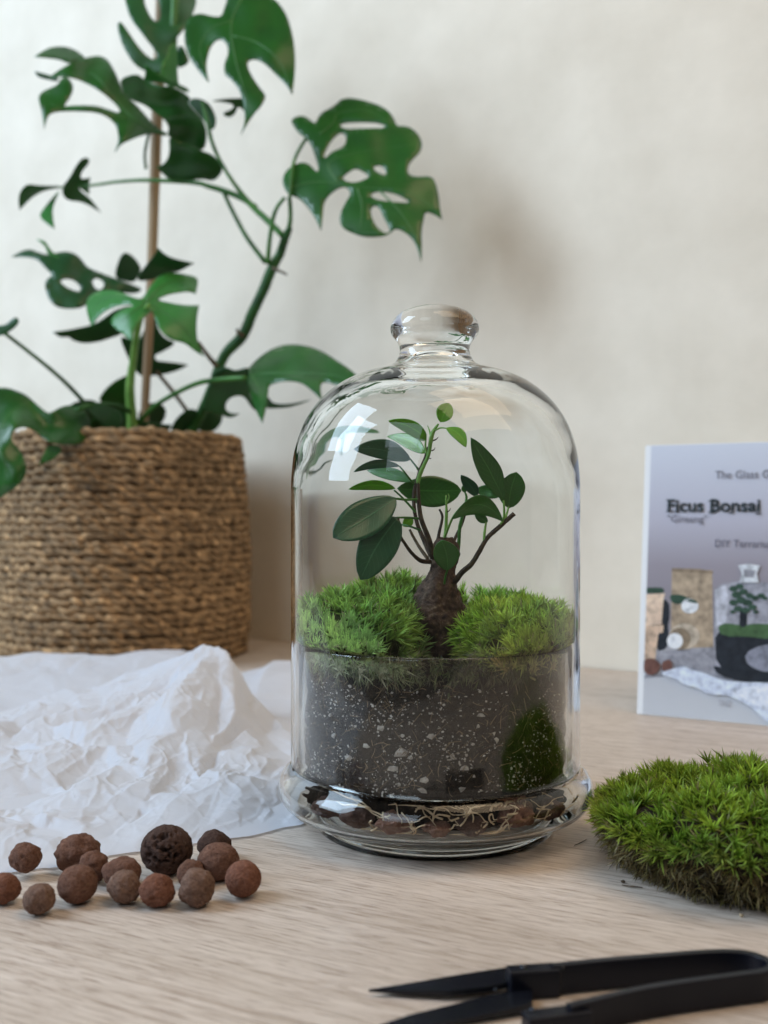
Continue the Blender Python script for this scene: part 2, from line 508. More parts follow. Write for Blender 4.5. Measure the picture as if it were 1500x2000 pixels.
# perlite specks against the glass
ICO_V, ICO_F = [], []
bm = bmesh.new(); bmesh.ops.create_icosphere(bm, subdivisions=1, radius=1.0)
ICO_V = np.array([v.co[:] for v in bm.verts]); bm.verts.index_update()
ICO_F = np.array([[v.index for v in f.verts] for f in bm.faces]); bm.free()
def specks(n, big, smin, smax, zlo, zhi, pw=3.0):
    V, Fs = [], []
    for k in range(n):
        a = rng.uniform(math.radians(185), math.radians(355))
        # more of them low and to the left, in loose drifts
        z = zlo + (zhi - zlo) * rng.random() ** 1.15
        if noise.fractal(Vector((a * 3.5, z * 60, 4.2)), 0.8, 2.2, 3) * 1.9 < rng.uniform(-0.6, 0.6) + 0.32 * (a - 4.6): continue
        s = smin + (smax - smin) * rng.random() ** pw
        vv = ICO_V * s * (1 + 0.55 * rng.standard_normal((len(ICO_V), 1)).clip(-1.2, 1.2))
        vv = vv * np.array([0.45, rng.uniform(0.7, 1.5), rng.uniform(0.6, 1.3)])
        R = 0.0757 - s * 0.45
        x = vv[:, 0] + R; y = vv[:, 1]
        ca, sa = math.cos(a), math.sin(a)
        wv = np.stack([x * ca - y * sa, x * sa + y * ca, vv[:, 2] + z], 1)
        rr = np.hypot(wv[:, 0], wv[:, 1]); f = np.minimum(1, 0.07585 / rr)
        wv[:, 0] *= f; wv[:, 1] *= f
        Fs.append(ICO_F + len(V) * len(ICO_V)); V.append(wv)
    return np.concatenate(V), np.concatenate(Fs)
v_, f_ = specks(10000, False, 0.00005, 0.00062, 0.036, 0.090, 6.0)
pe = obj('perlite', mesh('perlite', v_, f_, False), M_PERL, soil); pe['kind'] = 'stuff'
# larger perlite pieces, each its own
for (px, py, s) in [(770, 1472, 9), (790, 1478, 6), (757, 1500, 8), (885, 1540, 6.5), (818, 1523, 7), (812, 1545, 6), (870, 1478, 6), (893, 1500, 6),
                    (640, 1435, 8), (632, 1395, 5), (955, 1445, 5), (830, 1435, 6), (925, 1395, 5), (705, 1335 + 120, 6), (668, 1480, 7), (735, 1420, 6)]:
    X = (px - 849) / 2020 * 0.53
    a = math.asin(max(-0.98, min(0.98, X / 0.0757)))
    yy = -math.cos(a) * 0.0752; Y = AY + yy
    z = CAMH - (py - 1000) * Y / F
    s *= 0.53 / 2020
    vv = ICO_V * s * (1 + 0.5 * rng.standard_normal((len(ICO_V), 1)).clip(-1.2, 1.4)) * np.array([rng.uniform(.8, 1.5), 0.4, rng.uniform(.6, 1.0)])
    wv = vv + np.array([0.0752 * math.sin(a), yy, z])
    rr = np.hypot(wv[:, 0], wv[:, 1]); f = np.minimum(1, 0.07585 / rr); wv[:, 0] *= f; wv[:, 1] *= f
    g = (px, py) == (818, 1523)
    po = obj('perlite_piece', mesh('perlite_piece', wv, ICO_F, False), M_PERL, soil)

# fibres pressed against the glass
FV, FF = [], []
for k in range(420):
    a = rng.uniform(math.radians(190), math.radians(350)); z = rng.uniform(0.037, 0.092)
    L_ = rng.uniform(0.002, 0.007); an = rng.uniform(0, math.pi); bnd = rng.normal(0, 0.0008); wd_ = rng.uniform(0.00007, 0.00018)
    ro = len(FV)
    for t_ in (-1, -0.33, 0.33, 1):
        du = L_ / 2 * t_ * math.cos(an) + bnd * (1 - t_ * t_) * math.sin(an); dz = L_ / 2 * t_ * math.sin(an) + bnd * (1 - t_ * t_) * math.cos(an)
        aa = a + du / 0.0755
        for sgn_ in (-1, 1):
            zz_ = min(0.094, max(0.036, z + dz + sgn_ * wd_ * math.cos(an)))
            FV.append((0.07575 * math.cos(aa - sgn_ * wd_ * math.sin(an) / 0.0757), 0.07575 * math.sin(aa - sgn_ * wd_ * math.sin(an) / 0.0757), zz_))
    for q in range(3): FF.append((ro + 2 * q, ro + 2 * q + 1, ro + 2 * q + 3, ro + 2 * q + 2))
fb = obj('fibres', mesh('fibres', FV, FF, False), mat_noise('soil_fibres', [(0.3, (0.09, 0.055, 0.03)), (0.7, (0.30, 0.21, 0.12))], 90, 0.9), soil); fb['kind'] = 'stuff'

# ------------------------------------------------------------------ clay balls
def clay_mat(name, a, b_):
    m, nt, b = newmat(name)
    v = coords(nt)
    n = noisetex(nt, v, 130, 6, 0.65)
    n2 = noisetex(nt, v, 700, 4, 0.7)
    c = ramp(nt, n.outputs[0], [(0.3, tuple(x * 0.7 for x in a)), (0.55, a), (0.75, b_)])
    c2 = ramp(nt, n2.outputs[0], [(0.35, (0.55, 0.5, 0.5)), (0.55, (1, 1, 1)), (0.75, (1.25, 1.2, 1.2))])
    nt.links.new(mixc(nt, 0.8, c.outputs[0], c2.outputs[0], 'MULTIPLY'), b.inputs['Base Color'])
    b.inputs['Roughness'].default_value = 0.9
    b.inputs['Specular IOR Level'].default_value = 0.2
    bump(nt, b, n2.outputs[0], 1.0, 0.0016)
    return m
M_CLAY = [clay_mat('clay_brown', (0.185, 0.094, 0.064), (0.28, 0.15, 0.105)),
          clay_mat('clay_red', (0.225, 0.100, 0.064), (0.31, 0.15, 0.10)),
          clay_mat('clay_dark', (0.090, 0.052, 0.040), (0.15, 0.088, 0.066)),
          clay_mat('clay_dusty', (0.21, 0.125, 0.090), (0.36, 0.24, 0.18))]

def clay_mesh(r, seed, sx=1, sy=1, sz=1, lump=0.09, wrinkle=0.0, pits=(), subdiv=4, crust=None):
    bm = bmesh.new()
    bmesh.ops.create_icosphere(bm, subdivisions=subdiv, radius=1.0)
    so = Vector((seed * 7.13, seed * 3.7, seed * 1.9))
    for v in bm.verts:
        d = v.co.normalized()
        k = 1 + lump * noise.fractal(d * 1.3 + so, 1.0, 2.0, 3)
        k += 0.030 * noise.fractal(d * 7 + so, 0.7, 2.0, 4)
        if wrinkle:
            k -= wrinkle * max(0, 0.5 - abs(noise.fractal(d * 4.5 + so * 2, 1.0, 2.0, 3)) * 2)
        pv = noise.noise(d * 11 + so * 3)
        if pv > 0.42: k -= 0.12 * min(1, (pv - 0.42) / 0.12)
        if crust:
            away = (d - Vector(crust[0]).normalized()).length / crust[1]
            e_ = noise.fractal(d * 3.6 + so * 2.3, 0.9, 2.1, 4) - 0.10 - 0.5 * max(0, away - 0.5)
            if away < 1 and e_ > 0: k -= 0.26 * min(1, e_ / 0.09)
        for (pd, pr, pdep) in pits:
            dd = (d - Vector(pd).normalized()).length * (1 + 0.5 * noise.noise(d * 8 + so))
            if dd < pr: k -= 1.2 * pdep * min(1, (pr - dd) / (pr * 0.3))
        v.co = Vector((d.x * sx, d.y * sy, d.z * sz)) * (r * k)
    zmin = min(v.co.z for v in bm.verts)
    for v in bm.verts: v.co.z -= zmin
    me = bpy.data.meshes.new('clay_ball'); bm.to_mesh(me); bm.free()
    me.polygons.foreach_set('use_smooth', np.ones(len(me.polygons), dtype=bool))
    return me

BALLS = [  # px, py of centre, radius px, material, shape, label
    (6, 1737, 32, 1, {}, 'reddish clay ball cut by the left edge of the picture'),
    (50, 1686, 30, 0, dict(sz=0.93), 'small brown clay ball resting on the torn edge of white paper'),
    (77, 1757, 31, 3, dict(wrinkle=0.08, pits=[((0.35, -0.8, -0.3), 0.12, 0.15)]), 'small dusty clay ball lying nearest the front at the left'),
    (150, 1668, 36, 0, dict(sx=1.18, sz=0.93, lump=0.22), 'brown lumpy peanut shaped clay ball at the back touching the paper'),
    (183, 1692, 29, 0, dict(lump=0.16, wrinkle=0.12, sz=1.05), 'knobbly brown clay ball squeezed behind the smooth round one'),
    (152, 1727, 40, 0, dict(lump=0.04, pits=[((-0.6, -0.55, 0.55), 0.10, 0.15)]), 'large smooth brown clay ball in front, left of the middle'),
    (238, 1704, 36, 0, dict(sx=1.05, sz=0.8), 'flattened brown clay ball half hidden behind a wrinkled one'),
    (243, 1734, 33, 3, dict(wrinkle=0.10), 'wrinkled brown clay ball in front of the flattened one'),
    (307, 1739, 32, 1, dict(pits=[((0.0, -0.95, -0.15), 0.13, 0.16)], wrinkle=0.03), 'orange brown clay ball with one small hole in its front'),
    (326, 1660, 49, 2, dict(lump=0.05, crust=((0.05, -0.80, 0.50), 0.75), subdiv=5, pits=[((-0.75, -0.6, 0.4), 0.13, 0.2), ((-0.55, -0.85, 0.05), 0.11, 0.18), ((-0.5, -0.8, -0.25), 0.09, 0.16), ((0.55, -0.8, 0.0), 0.07, 0.12)]),
     'largest and darkest clay ball with deep holes in its crust'),
    (417, 1652, 30, 2, {}, 'dark clay ball furthest back, mostly behind another ball'),
    (427, 1683, 38, 0, dict(lump=0.04), 'smooth grey brown clay ball between the dark one and the red one'),
    (373, 1706, 28, 0, {}, 'brown clay ball peeking out behind the pale crumpled one'),
    (385, 1734, 36, 3, dict(wrinkle=0.13, pits=[((0.75, -0.6, -0.1), 0.13, 0.18)]), 'pale crumpled clay ball with walnut like wrinkles'),
    (475, 1717, 36, 1, dict(lump=0.03), 'round red brown clay ball at the right end of the scatter'),
]
for k, (px, py, r, mi, kw, lab) in enumerate(BALLS):
    kw = dict(kw); kw.setdefault('sx', random.uniform(0.95, 1.1)); kw.setdefault('sz', random.uniform(0.9, 1.02)); kw.setdefault('lump', 0.13)
    szf = kw['sz']
    Y = CAMH * F / ((py - 1000) + r * szf)
    rad = r * Y / F
    o = obj('clay_ball', clay_mesh(rad, k + 1, **kw), M_CLAY[mi])
    o.location = ((px - CX) * Y / F, Y, 0.0022 if k == 1 else 0.0)
    tag(o, lab, 'clay ball', 'clay balls scattered on the table')

# clay pebbles lying in the glass collar
for k, (px, py, r) in enumerate([(765, 1597, 30), (700, 1580, 32), (985, 1592, 36), (900, 1590, 26), (1050, 1570, 30), (640, 1560, 28), (840, 1590, 22)]):
    X = (px - 849) / 2020 * 0.535
    a = math.asin(max(-0.97, min(0.97, X / 0.072)))
    rad = r * 0.53 / 2020 * 0.92
    rr = 0.0825 - rad
    me = clay_mesh(rad, 40 + k, sx=1.3, sz=0.68, lump=0.25, wrinkle=0.06, subdiv=4)
    o = obj('clay_pebble', me, M_CLAY[(0, 2, 0, 2, 2, 2, 0)[k]])
    o.location = (AX + rr * math.sin(a), AY - rr * math.cos(a), 0.0165)
    tag(o, 'brown clay pebble in the glass collar under the soil, ' + ('left of the middle', 'beside the bright window reflection', 'largest on the right side', 'right of the middle', 'at the far right', 'at the far left', 'smallest in the middle')[k],
        'clay pebble', 'clay pebbles in the jar base')

# pale roots lying in the collar
rt = thing('root_tangle', 'tangle of thin pale roots pressed against the bottom of the glass jar', 'roots')
for k in range(64):
    a0 = random.gauss(0.12, 0.42)
    z0 = random.uniform(0.0185, 0.030)
    pts, a, z = [], a0, z0
    da = random.uniform(-0.05, 0.05); dz = random.uniform(-0.0025, 0.0025)
    for i in range(random.randint(4, 7)):
        lim = 0.0815 if z > 0.019 else 0.0795
        if z > 0.0285: lim = 0.0795
        rr = lim - random.uniform(0, 0.002)
        pts.append((AX + rr * math.sin(a), AY - rr * math.cos(a), z))
        da += random.uniform(-0.035, 0.035); dz += random.uniform(-0.002, 0.002)
        a += da; z = min(0.0300, max(0.0178, z + dz))
    w_ = random.uniform(0.00022, 0.0006)
    obj('root', tube('root', smooth_path(pts, 4), [w_, w_ * 0.8, w_ * 0.35], 6), M_ROOT, rt)

# ------------------------------------------------------------------ moss
def needles(base, direc, length, width, bend, col_b, col_t, clampf=None):
    n = len(base)
    side = np.cross(direc, rng.standard_normal((n, 3)))
    side /= np.linalg.norm(side, axis=1, keepdims=True) + 1e-9
    L, W = length[:, None], width[:, None]
    mid = base + direc * L * 0.5 + bend * L * 0.12
    tip = base + direc * L + bend * L * 0.45
    V = np.stack([base - side * W * 0.4, base + side * W * 0.4, mid + side * W * 0.5, mid - side * W * 0.5, tip], 1).reshape(-1, 3)
    if clampf is not None: V = clampf(V)
    idx = np.arange(n)[:, None] * 5
    quads = idx + np.array([[0, 1, 2, 3]])
    tris = idx + np.array([[3, 2, 4]])
    me = bpy.data.meshes.new('needles')
    nv = len(V)
    me.vertices.add(nv); me.vertices.foreach_set('co', V.ravel())
    loops = np.concatenate([quads, tris], 1).ravel()
    me.loops.add(len(loops)); me.loops.foreach_set('vertex_index', loops.astype(np.int32))
    me.polygons.add(2 * n)
    st = np.empty(2 * n, np.int32); st[0::2] = np.arange(n) * 7; st[1::2] = np.arange(n) * 7 + 4
    me.polygons.foreach_set('loop_start', st)
    me.update(calc_edges=True)
    me.validate()
    at = me.color_attributes.new('col', 'FLOAT_COLOR', 'POINT')
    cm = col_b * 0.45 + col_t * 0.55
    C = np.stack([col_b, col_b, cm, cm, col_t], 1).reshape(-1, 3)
    C = np.concatenate([C, np.ones((len(C), 1))], 1)
    at.data.foreach_set('color', C.ravel().astype(np.float32))
    return me

def shoots(pts, nrm, per, lmin, lmax, w, spread, tone, clampf=None, straw=None):
    """star-shaped moss shoots; straw in 0..1 says how faded each shoot is"""
    n = len(pts)
    pts = pts + nrm * rng.normal(0, lmax * 0.16, (n, 1))
    tone = tone * rng.uniform(0.6, 1.3, (n, 1))
    p = np.repeat(pts, per, 0); m = np.repeat(nrm, per, 0)
    tone_s = np.repeat(tone, per, 0)
    st = np.repeat(straw if straw is not None else np.zeros(n), per)
    N_ = len(p)
    rv = rng.standard_normal((N_, 3)); rv -= m * np.sum(rv * m, 1, keepdims=True)
    rv /= np.linalg.norm(rv, axis=1, keepdims=True) + 1e-9
    ang = np.abs(rng.normal(0, spread, N_)).clip(0.05, 1.35)
    d = m * np.cos(ang)[:, None] + rv * np.sin(ang)[:, None]
    L = rng.uniform(lmin, lmax, N_) * (0.8 + 0.2 * np.cos(ang))
    base = p + m * rng.uniform(-0.0004, 0.0016, N_)[:, None]
    g = np.array([0.0, 0, -0.25])
    bend = rv * rng.uniform(-0.1, 0.7, N_)[:, None] + g
    var = rng.uniform(0.7, 1.3, N_)[:, None]
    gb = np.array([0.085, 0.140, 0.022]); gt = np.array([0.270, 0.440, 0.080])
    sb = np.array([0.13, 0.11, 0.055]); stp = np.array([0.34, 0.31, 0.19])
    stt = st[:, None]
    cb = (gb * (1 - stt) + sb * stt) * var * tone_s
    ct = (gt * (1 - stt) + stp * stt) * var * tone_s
    dry = rng.random(N_) < 0.05
    ct[dry] = np.array([0.42, 0.36, 0.20]) * rng.uniform(0.6, 1.1, (dry.sum(), 1))
    return needles(base, d, L, rng.uniform(0.6, 1.15, N_) * w, bend, cb, ct, clampf)

def clamp_jar(V):
    x, y = V[:, 0] - AX, V[:, 1] - AY
    r = np.hypot(x, y)
    t = np.clip((V[:, 2] - 0.1055) / 0.0022, 0, 1)
    rm = 0.0755 + t * (0.0800 - 0.0755)
    f = np.minimum(1, rm / np.maximum(r, 1e-6))
    V = V.copy(); V[:, 0] = AX + x * f; V[:, 1] = AY + y * f
    return V

def cushion(name, label, cx, cy, rx, ry, z0, h, n, seed, tone=(1, 1, 1), straw_low=0.108, lmin=0.0060, lmax=0.0110, group=None):
    root = thing(name, label, 'moss', group=group)
    r2 = np.random.default_rng(seed)
    def surf(u, v):      # u angle, v 0 top .. 1 rim
        lum = 1 + 0.16 * np.array([noise.fractal(Vector((math.cos(a) * 1.2 * b + seed, math.sin(a) * 1.2 * b, seed)), 1, 2, 3) for a, b in zip(u, v)])
        th = v * math.pi * 0.5
        x = cx + rx * np.sin(th) ** 0.8 * np.cos(u) * lum
        y = cy + ry * np.sin(th) ** 0.8 * np.sin(u) * lum
        z = z0 + h * np.cos(th) ** 0.75 * (0.85 + 0.15 * lum)
        return np.stack([x, y, z], 1)
    nu, nv = 40, 12
    U, Vv = np.meshgrid(np.linspace(0, 2 * math.pi, nu, endpoint=False), np.linspace(0.02, 1, nv))
    cv = surf(U.ravel(), Vv.ravel())
    ctr = np.array([cx, cy, z0])
    cvc = clamp_jar(ctr + (cv - ctr) * 0.93)
    xy = np.stack([cvc[:, 0] - AX, cvc[:, 1] - AY], 1); rr = np.hypot(xy[:, 0], xy[:, 1]); f = np.minimum(1, 0.0745 / np.maximum(rr, 1e-6))
    cvc[:, 0] = AX + xy[:, 0] * f; cvc[:, 1] = AY + xy[:, 1] * f
    faces = [(j * nu + i, j * nu + (i + 1) % nu, (j + 1) * nu + (i + 1) % nu, (j + 1) * nu + i) for j in range(nv - 1) for i in range(nu)]
    faces.append(tuple(range(nu)))
    obj('cushion_base', mesh('cushion_base', cvc, faces), M_MOSSCORE, root)
    u = r2.uniform(0, 2 * math.pi, n); v = np.sqrt(r2.random(n)) * 0.98 + 0.01
    p = surf(u, v)
    e = 1e-3
    pu, pv = surf(u + e, v) - p, surf(u, v + e) - p
    nn = np.cross(pv, pu); nn /= np.linalg.norm(nn, axis=1, keepdims=True) + 1e-12
    nn *= np.sign(np.sum(nn * (p - ctr), 1, keepdims=True))
    nn = nn + np.array([0, 0, 0.55]) + 0.28 * r2.standard_normal(nn.shape)
    nn /= np.linalg.norm(nn, axis=1, keepdims=True)
    st = np.clip((straw_low - p[:, 2]) / 0.012, 0, 1) * 0.95
    pat = np.array([noise.noise(Vector(q) * 55 + Vector((seed, 0, 0))) for q in p])
    tn = np.array(tone)[None, :] * (1 + 0.25 * pat[:, None]) * np.stack([1 + 0.25 * pat, np.ones(n), np.ones(n)], 1)
    p = clamp_jar(p)
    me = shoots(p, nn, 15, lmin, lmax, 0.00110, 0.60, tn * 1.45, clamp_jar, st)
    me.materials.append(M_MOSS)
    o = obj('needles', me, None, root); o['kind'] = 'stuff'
    return root

G = 'moss cushions inside the jar'
cushion('moss_cushion', 'big green moss cushion left of the trunk, filling the front of the jar', AX - 0.0455, AY - 0.022, 0.0355, 0.054, 0.094, 0.0370, 620, 3, (0.95, 1.0, 1.15), group=G)
cushion('moss_cushion', 'small moss cushion behind the trunk at its left', AX - 0.022, AY + 0.036, 0.030, 0.024, 0.100, 0.036, 300, 5, (0.8, 0.85, 0.9), group=G)
cushion('moss_cushion', 'bright green moss cushion right of the trunk with a faded right end', AX + 0.0475, AY - 0.026, 0.0350, 0.052, 0.094, 0.0320, 620, 8, (1.15, 1.05, 0.85), group=G)
cushion('moss_cushion', 'small moss tuft showing behind the trunk at its right', AX + 0.034, AY + 0.035, 0.030, 0.024, 0.100, 0.027, 280, 12, (0.85, 0.95, 0.8), group=G)

# faded moss stems hanging down behind the glass rim
r3 = np.random.default_rng(21)
n = 520
a = r3.uniform(-1.25, 1.25, n); z = r3.uniform(0.094, 0.107, n)
hang = 0.0735
pts = np.stack([AX + hang * np.sin(a), AY - hang * np.cos(a), z], 1)
nn = np.stack([0.35 * np.sin(a), -0.35 * np.cos(a), -0.55 * np.ones(n)], 1) + 0.55 * r3.standard_normal((n, 3))
nn /= np.linalg.norm(nn, axis=1, keepdims=True)
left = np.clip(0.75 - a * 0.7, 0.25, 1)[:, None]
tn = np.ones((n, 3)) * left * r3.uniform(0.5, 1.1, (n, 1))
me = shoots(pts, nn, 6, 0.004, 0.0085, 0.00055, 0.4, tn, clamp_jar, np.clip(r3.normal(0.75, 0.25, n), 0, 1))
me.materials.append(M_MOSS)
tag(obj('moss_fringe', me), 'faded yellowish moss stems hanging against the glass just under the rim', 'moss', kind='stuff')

# ------------------------------------------------------------------ ficus bonsai
fic = thing('ficus_bonsai', 'small ficus bonsai with swollen brown trunk and glossy oval leaves', 'bonsai')
FY = 0.582
rings = [(1050, 856, 884), (1062, 845, 893), (1080, 842, 896), (1100, 842, 893), (1122, 836, 890), (1145, 822, 892), (1170, 810, 899), (1195, 803, 907),
         (1220, 800, 910), (1245, 799, 910), (1270, 800, 906), (1295, 804, 898), (1330, 808, 890)]
tv_, tf_ = [], []
ns = 64
rr_ = smooth_path([(a, b, c) for a, b, c in rings], 9)
for i, (py, xl, xr) in enumerate(rr_):
    c = P((xl + xr) / 2, py, FY); R = (xr - xl) / 2 * FY / F
    for k in range(ns):
        an = 2 * math.pi * k / ns
        q = Vector((c.x + R * math.cos(an), c.y + R * 0.92 * math.sin(an), c.z))
        d = 1 + 0.20 * noise.fractal(Vector((math.cos(an) * 1.8, math.sin(an) * 1.8, c.z * 70)), 1, 2, 4) + 0.05 * noise.fractal(q * 420, 0.8, 2, 3)
        tv_.append((c.x + (q.x - c.x) * d, c.y + (q.y - c.y) * d, q.z + 0.0012 * noise.noise(q * 200)))
for i in range(len(rr_) - 1):
    for k in range(ns):
        k2 = (k + 1) % ns
        tf_.append((i * ns + k, i * ns + k2, (i + 1) * ns + k2, (i + 1) * ns + k))
tf_.append(tuple(range(ns)))
obj('trunk', mesh('trunk', tv_, tf_), M_BARK, fic)

def stem(pts, radii, mat, name='stem', par=fic, n=10, sub=6, rough=0.12):
    return obj(name, tube(name, smooth_path(pts, sub), [r * 0.58 / F for r in radii], n, rough=rough), mat, par)
def FP(px, py, dy=0.0): return P(px, py, FY + dy)

stem([FP(846, 1090, -.006), FP(838, 1055, -.010), FP(822, 1011, -.012), FP(817, 965, -.012), FP(816, 938, -.012)], [6.5, 5.5, 4.5, 4, 4], M_TWIG, 'branch')
stem([FP(816, 940, -.012), FP(819, 925, -.012), FP(827, 905, -.012), FP(836, 882, -.012), FP(841, 858, -.012), FP(846, 840, -.012), FP(856, 823, -.012)], [4, 4.2, 3.8, 3.6, 4.2, 4, 2], M_STEM_LT, 'shoot')
stem([FP(842, 1085, 0), FP(828, 1055, .004), FP(814, 1020, .006), FP(808, 980, .006), FP(811, 945, .006), FP(819, 915, .004), FP(828, 890, 0), FP(836, 865, -.004)], [5.5, 5, 4, 3.8, 3.5, 3.3, 3, 2.4], M_TWIG, 'branch')
stem([FP(840, 1097, 0), FP(822, 1095, -.006), FP(806, 1082, -.012), FP(791, 1062, -.016), FP(779, 1040, -.020), FP(778, 1012, -.022)], [5, 4.4, 3.6, 3.2, 3, 2.6], M_TWIG, 'branch')
stem([FP(888, 1136, -.004), FP(903, 1117, -.008), FP(921, 1101, -.010), FP(937, 1075, -.012), FP(952, 1050, -.012), FP(976, 1028, -.012), FP(1004, 1003, -.012)], [6, 5.5, 5.2, 4.8, 4.6, 4.6, 4.4], M_TWIG, 'branch')
stem([FP(855, 1055, .002), FP(859, 1035, .002), FP(864, 1010, .002), FP(858, 994, .002)], [3.6, 3, 2.8, 2.2], M_TWIG, 'dead_twig')
stem([FP(868, 1057, -.002), FP(871, 1030, -.002), FP(872, 1000, -.002), FP(871, 965, -.002)], [3.4, 3.4, 3.0, 1.2], M_STEM_LT, 'shoot')
stem([FP(873, 980, -.002), FP(877, 970, -.003), FP(875, 962, -.003)], [1.6, 1.6, .6], M_STEM_LT, 'bud')
stem([FP(869, 1048, -.004), FP(876, 1030, -.010), FP(886, 1008, -.018), FP(900, 990, -.02)], [2.8, 2.4, 2, 1.5], M_STEM_LT, 'petiole')
stem([FP(893, 1082, .002), FP(896, 1060, .002), FP(898, 1030, .002), FP(905, 1000, .002), FP(911, 972, .002), FP(908, 958, .002)], [4.2, 3.8, 3.6, 3.2, 2.6, 1.6], M_STEM, 'shoot')
stem([FP(884, 1062, .006), FP(893, 1042, .008), FP(903, 1022, .008), FP(910, 1000, .008)], [3.4, 3, 2.6, 2], M_TWIG, 'branch')
stem([FP(945, 1058, -.012), FP(946, 1040, -.012), FP(949, 1020, -.010)], [2.6, 2.6, 2], M_STEM_LT, 'petiole')
stem([FP(836, 1092, .006), FP(820, 1070, .010), FP(808, 1050, .012), FP(800, 1034, .012)], [4, 3.4, 3, 2.6], M_STEM_BR, 'branch')
stem([FP(818, 974, -.012), FP(795, 975, -.016), FP(771, 973, -.022)], [2.4, 2.4, 2.2], M_STEM, 'petiole')
stem([FP(818, 1013, -.012), FP(795, 1011, -.016), FP(775, 1011, -.022)], [2.3, 2.2, 2.0], M_STEM, 'petiole')
stem([FP(822, 1036, -.010), FP(800, 1028, -.008), FP(781, 1024, -.004)], [2.2, 2.0, 1.6], M_STEM, 'petiole')
stem([FP(812, 1000, .004), FP(790, 975, .002), FP(770, 955, -.002)], [2.6, 2.2, 1.8], M_STEM, 'petiole')
stem([FP(818, 912, .004), FP(809, 898, .002), FP(801, 886, 0)], [2.4, 2.0, 1.6], M_STEM, 'petiole')
stem([FP(808, 938, .004), FP(795, 922, .000), FP(780, 904, -.004)], [2.4, 2.0, 1.5], M_STEM, 'petiole')
stem([FP(834, 880, -.012), FP(831, 866, -.012), FP(832, 852, -.012)], [2.2, 2, 1.4], M_STEM_LT, 'petiole')
stem([FP(848, 838, -.012), FP(860, 832, -.014), FP(873, 833, -.016)], [2.0, 1.8, 1.2], M_STEM_LT, 'petiole')
stem([FP(976, 1028, -.012), FP(984, 1008, -.014), FP(983, 975, -.016)], [2.8, 2.4, 2.0], M_STEM_LT, 'petiole')
stem([FP(983, 1020, -.012), FP(989, 1005, -.010), FP(993, 988, -.008)], [2.6, 2.2, 2.0], M_STEM_LT, 'petiole')
stem([FP(842, 852, -.012), FP(839, 838, -.010), FP(835, 826, -.009)], [2.2, 1.6, 0.6], M_STEM_LT, 'bud')
for (px, py, ex, ey) in [(846, 856, 856, 850), (843, 872, 850, 867), (838, 887, 842, 887), (873, 1000, 880, 992), (808, 1150, 812, 1130), (905, 1130 + 30, 899, 1148)]:
    stem([FP(px, py, -.012), FP((px + ex) / 2 + 1, (py + ey) / 2 + 1, -.013), FP(ex, ey, -.014)], [1.3, 1.0, .5], M_TWIG, 'stub', n=6, sub=3)

def fleaf(base, tip, width, db, dt, roll=0.0, arch=0.0, mat=M_FIC, cup=0.12, pw=0.7, skew=0.9, par=fic, name='leaf', twist=0.0, drop=0.0):
    """leaf blade from base to tip (photo px), db/dt metres of depth, arch px sideways, roll turns the blade about its axis"""
    B, T = FP(*base, db), FP(*tip, dt)
    ax = T - B
    L = ax.length
    axn = ax.normalized()
    view = Vector((0, -1, 0))
    side = axn.cross(view).normalized()
    nrm = side.cross(axn).normalized()
    W = width * (FY + (db + dt) / 2) / F
    nt_, ns_ = 16, 8
    verts, uvs = [], []
    for i in range(nt_ + 1):
        t = i / nt_
        wv = W * 0.5 * max(0.0, math.sin(math.pi * min(1, t ** skew))) ** pw
        if i == 0 or i == nt_: wv = W * 0.012
        rl = roll + twist * t
        s_ = side * math.cos(rl) + nrm * math.sin(rl)
        n_ = nrm * math.cos(rl) - side * math.sin(rl)
        c = B + ax * t + side * (arch * FY / F * 4 * t * (1 - t)) + nrm * (-drop * L * t * t)
        for k in range(ns_ + 1):
            u = -1 + 2 * k / ns_
            off = cup * wv * (abs(u) ** 1.4)
            off += 0.03 * wv * math.sin(t * 9 + u * 2)
            verts.append(c + s_ * (wv * u) + n_ * off)
            uvs.append((t, u))
    faces = [(i * (ns_ + 1) + k, i * (ns_ + 1) + k + 1, (i + 1) * (ns_ + 1) + k + 1, (i + 1) * (ns_ + 1) + k) for i in range(nt_) for k in range(ns_)]
    me = mesh(name, verts, faces)
    uvl = me.uv_layers.new(name='UVMap')
    for l in me.loops: uvl.data[l.index].uv = uvs[l.vertex_index]
    o = obj(name, me, mat, par)
    s = o.modifiers.new('thickness', 'SOLIDIFY'); s.thickness = 0.00035; s.offset = 0
    return o

fleaf((860, 819), (877, 783), 33, -.012, -.014, 0.15, 0, M_FIC_LT, skew=1.05, pw=.62)
fleaf((872, 832), (910, 868), 25, -.016, -.024, 0.2, -6, M_FIC_LT)
fleaf((833, 855), (760, 820), 30, -.012, -.026, 0.35, 8, M_FIC_LT, skew=0.8)
fleaf((830, 876), (756, 847), 25, -.010, .012, -0.2, 8, M_FIC_LT, skew=0.8)
fleaf((802, 888), (693, 873), 36, 0, -.020, 0.25, 9, M_FIC_DK, skew=0.85)
fleaf((781, 904), (692, 918), 20, -.004, -.014, 0.3, 11, M_FIC_DK)
fleaf((804, 934), (717, 911), 25, .004, .02, -0.2, 5, M_FIC)
fleaf((772, 951), (682, 954), 24, -.002, -.02, 0.4, 9, M_FIC_LT)
fleaf((776, 950), (901, 955), 70, .012, .020, 0.1, 3, M_FIC, skew=1.12, pw=.6)
fleaf((774, 972), (653, 1050), 76, -.022, -.040, -0.25, -2, M_FIC_DK, skew=1.08, pw=.6)
fleaf((778, 1011), (705, 1132), 78, -.022, -.040, 0.25, 6, M_FIC_DK, skew=0.92, pw=.62)
fleaf((874, 1114), (862, 1055), 50, -.024, -.030, 0.1, 4, M_FIC, skew=1.1, pw=.6)
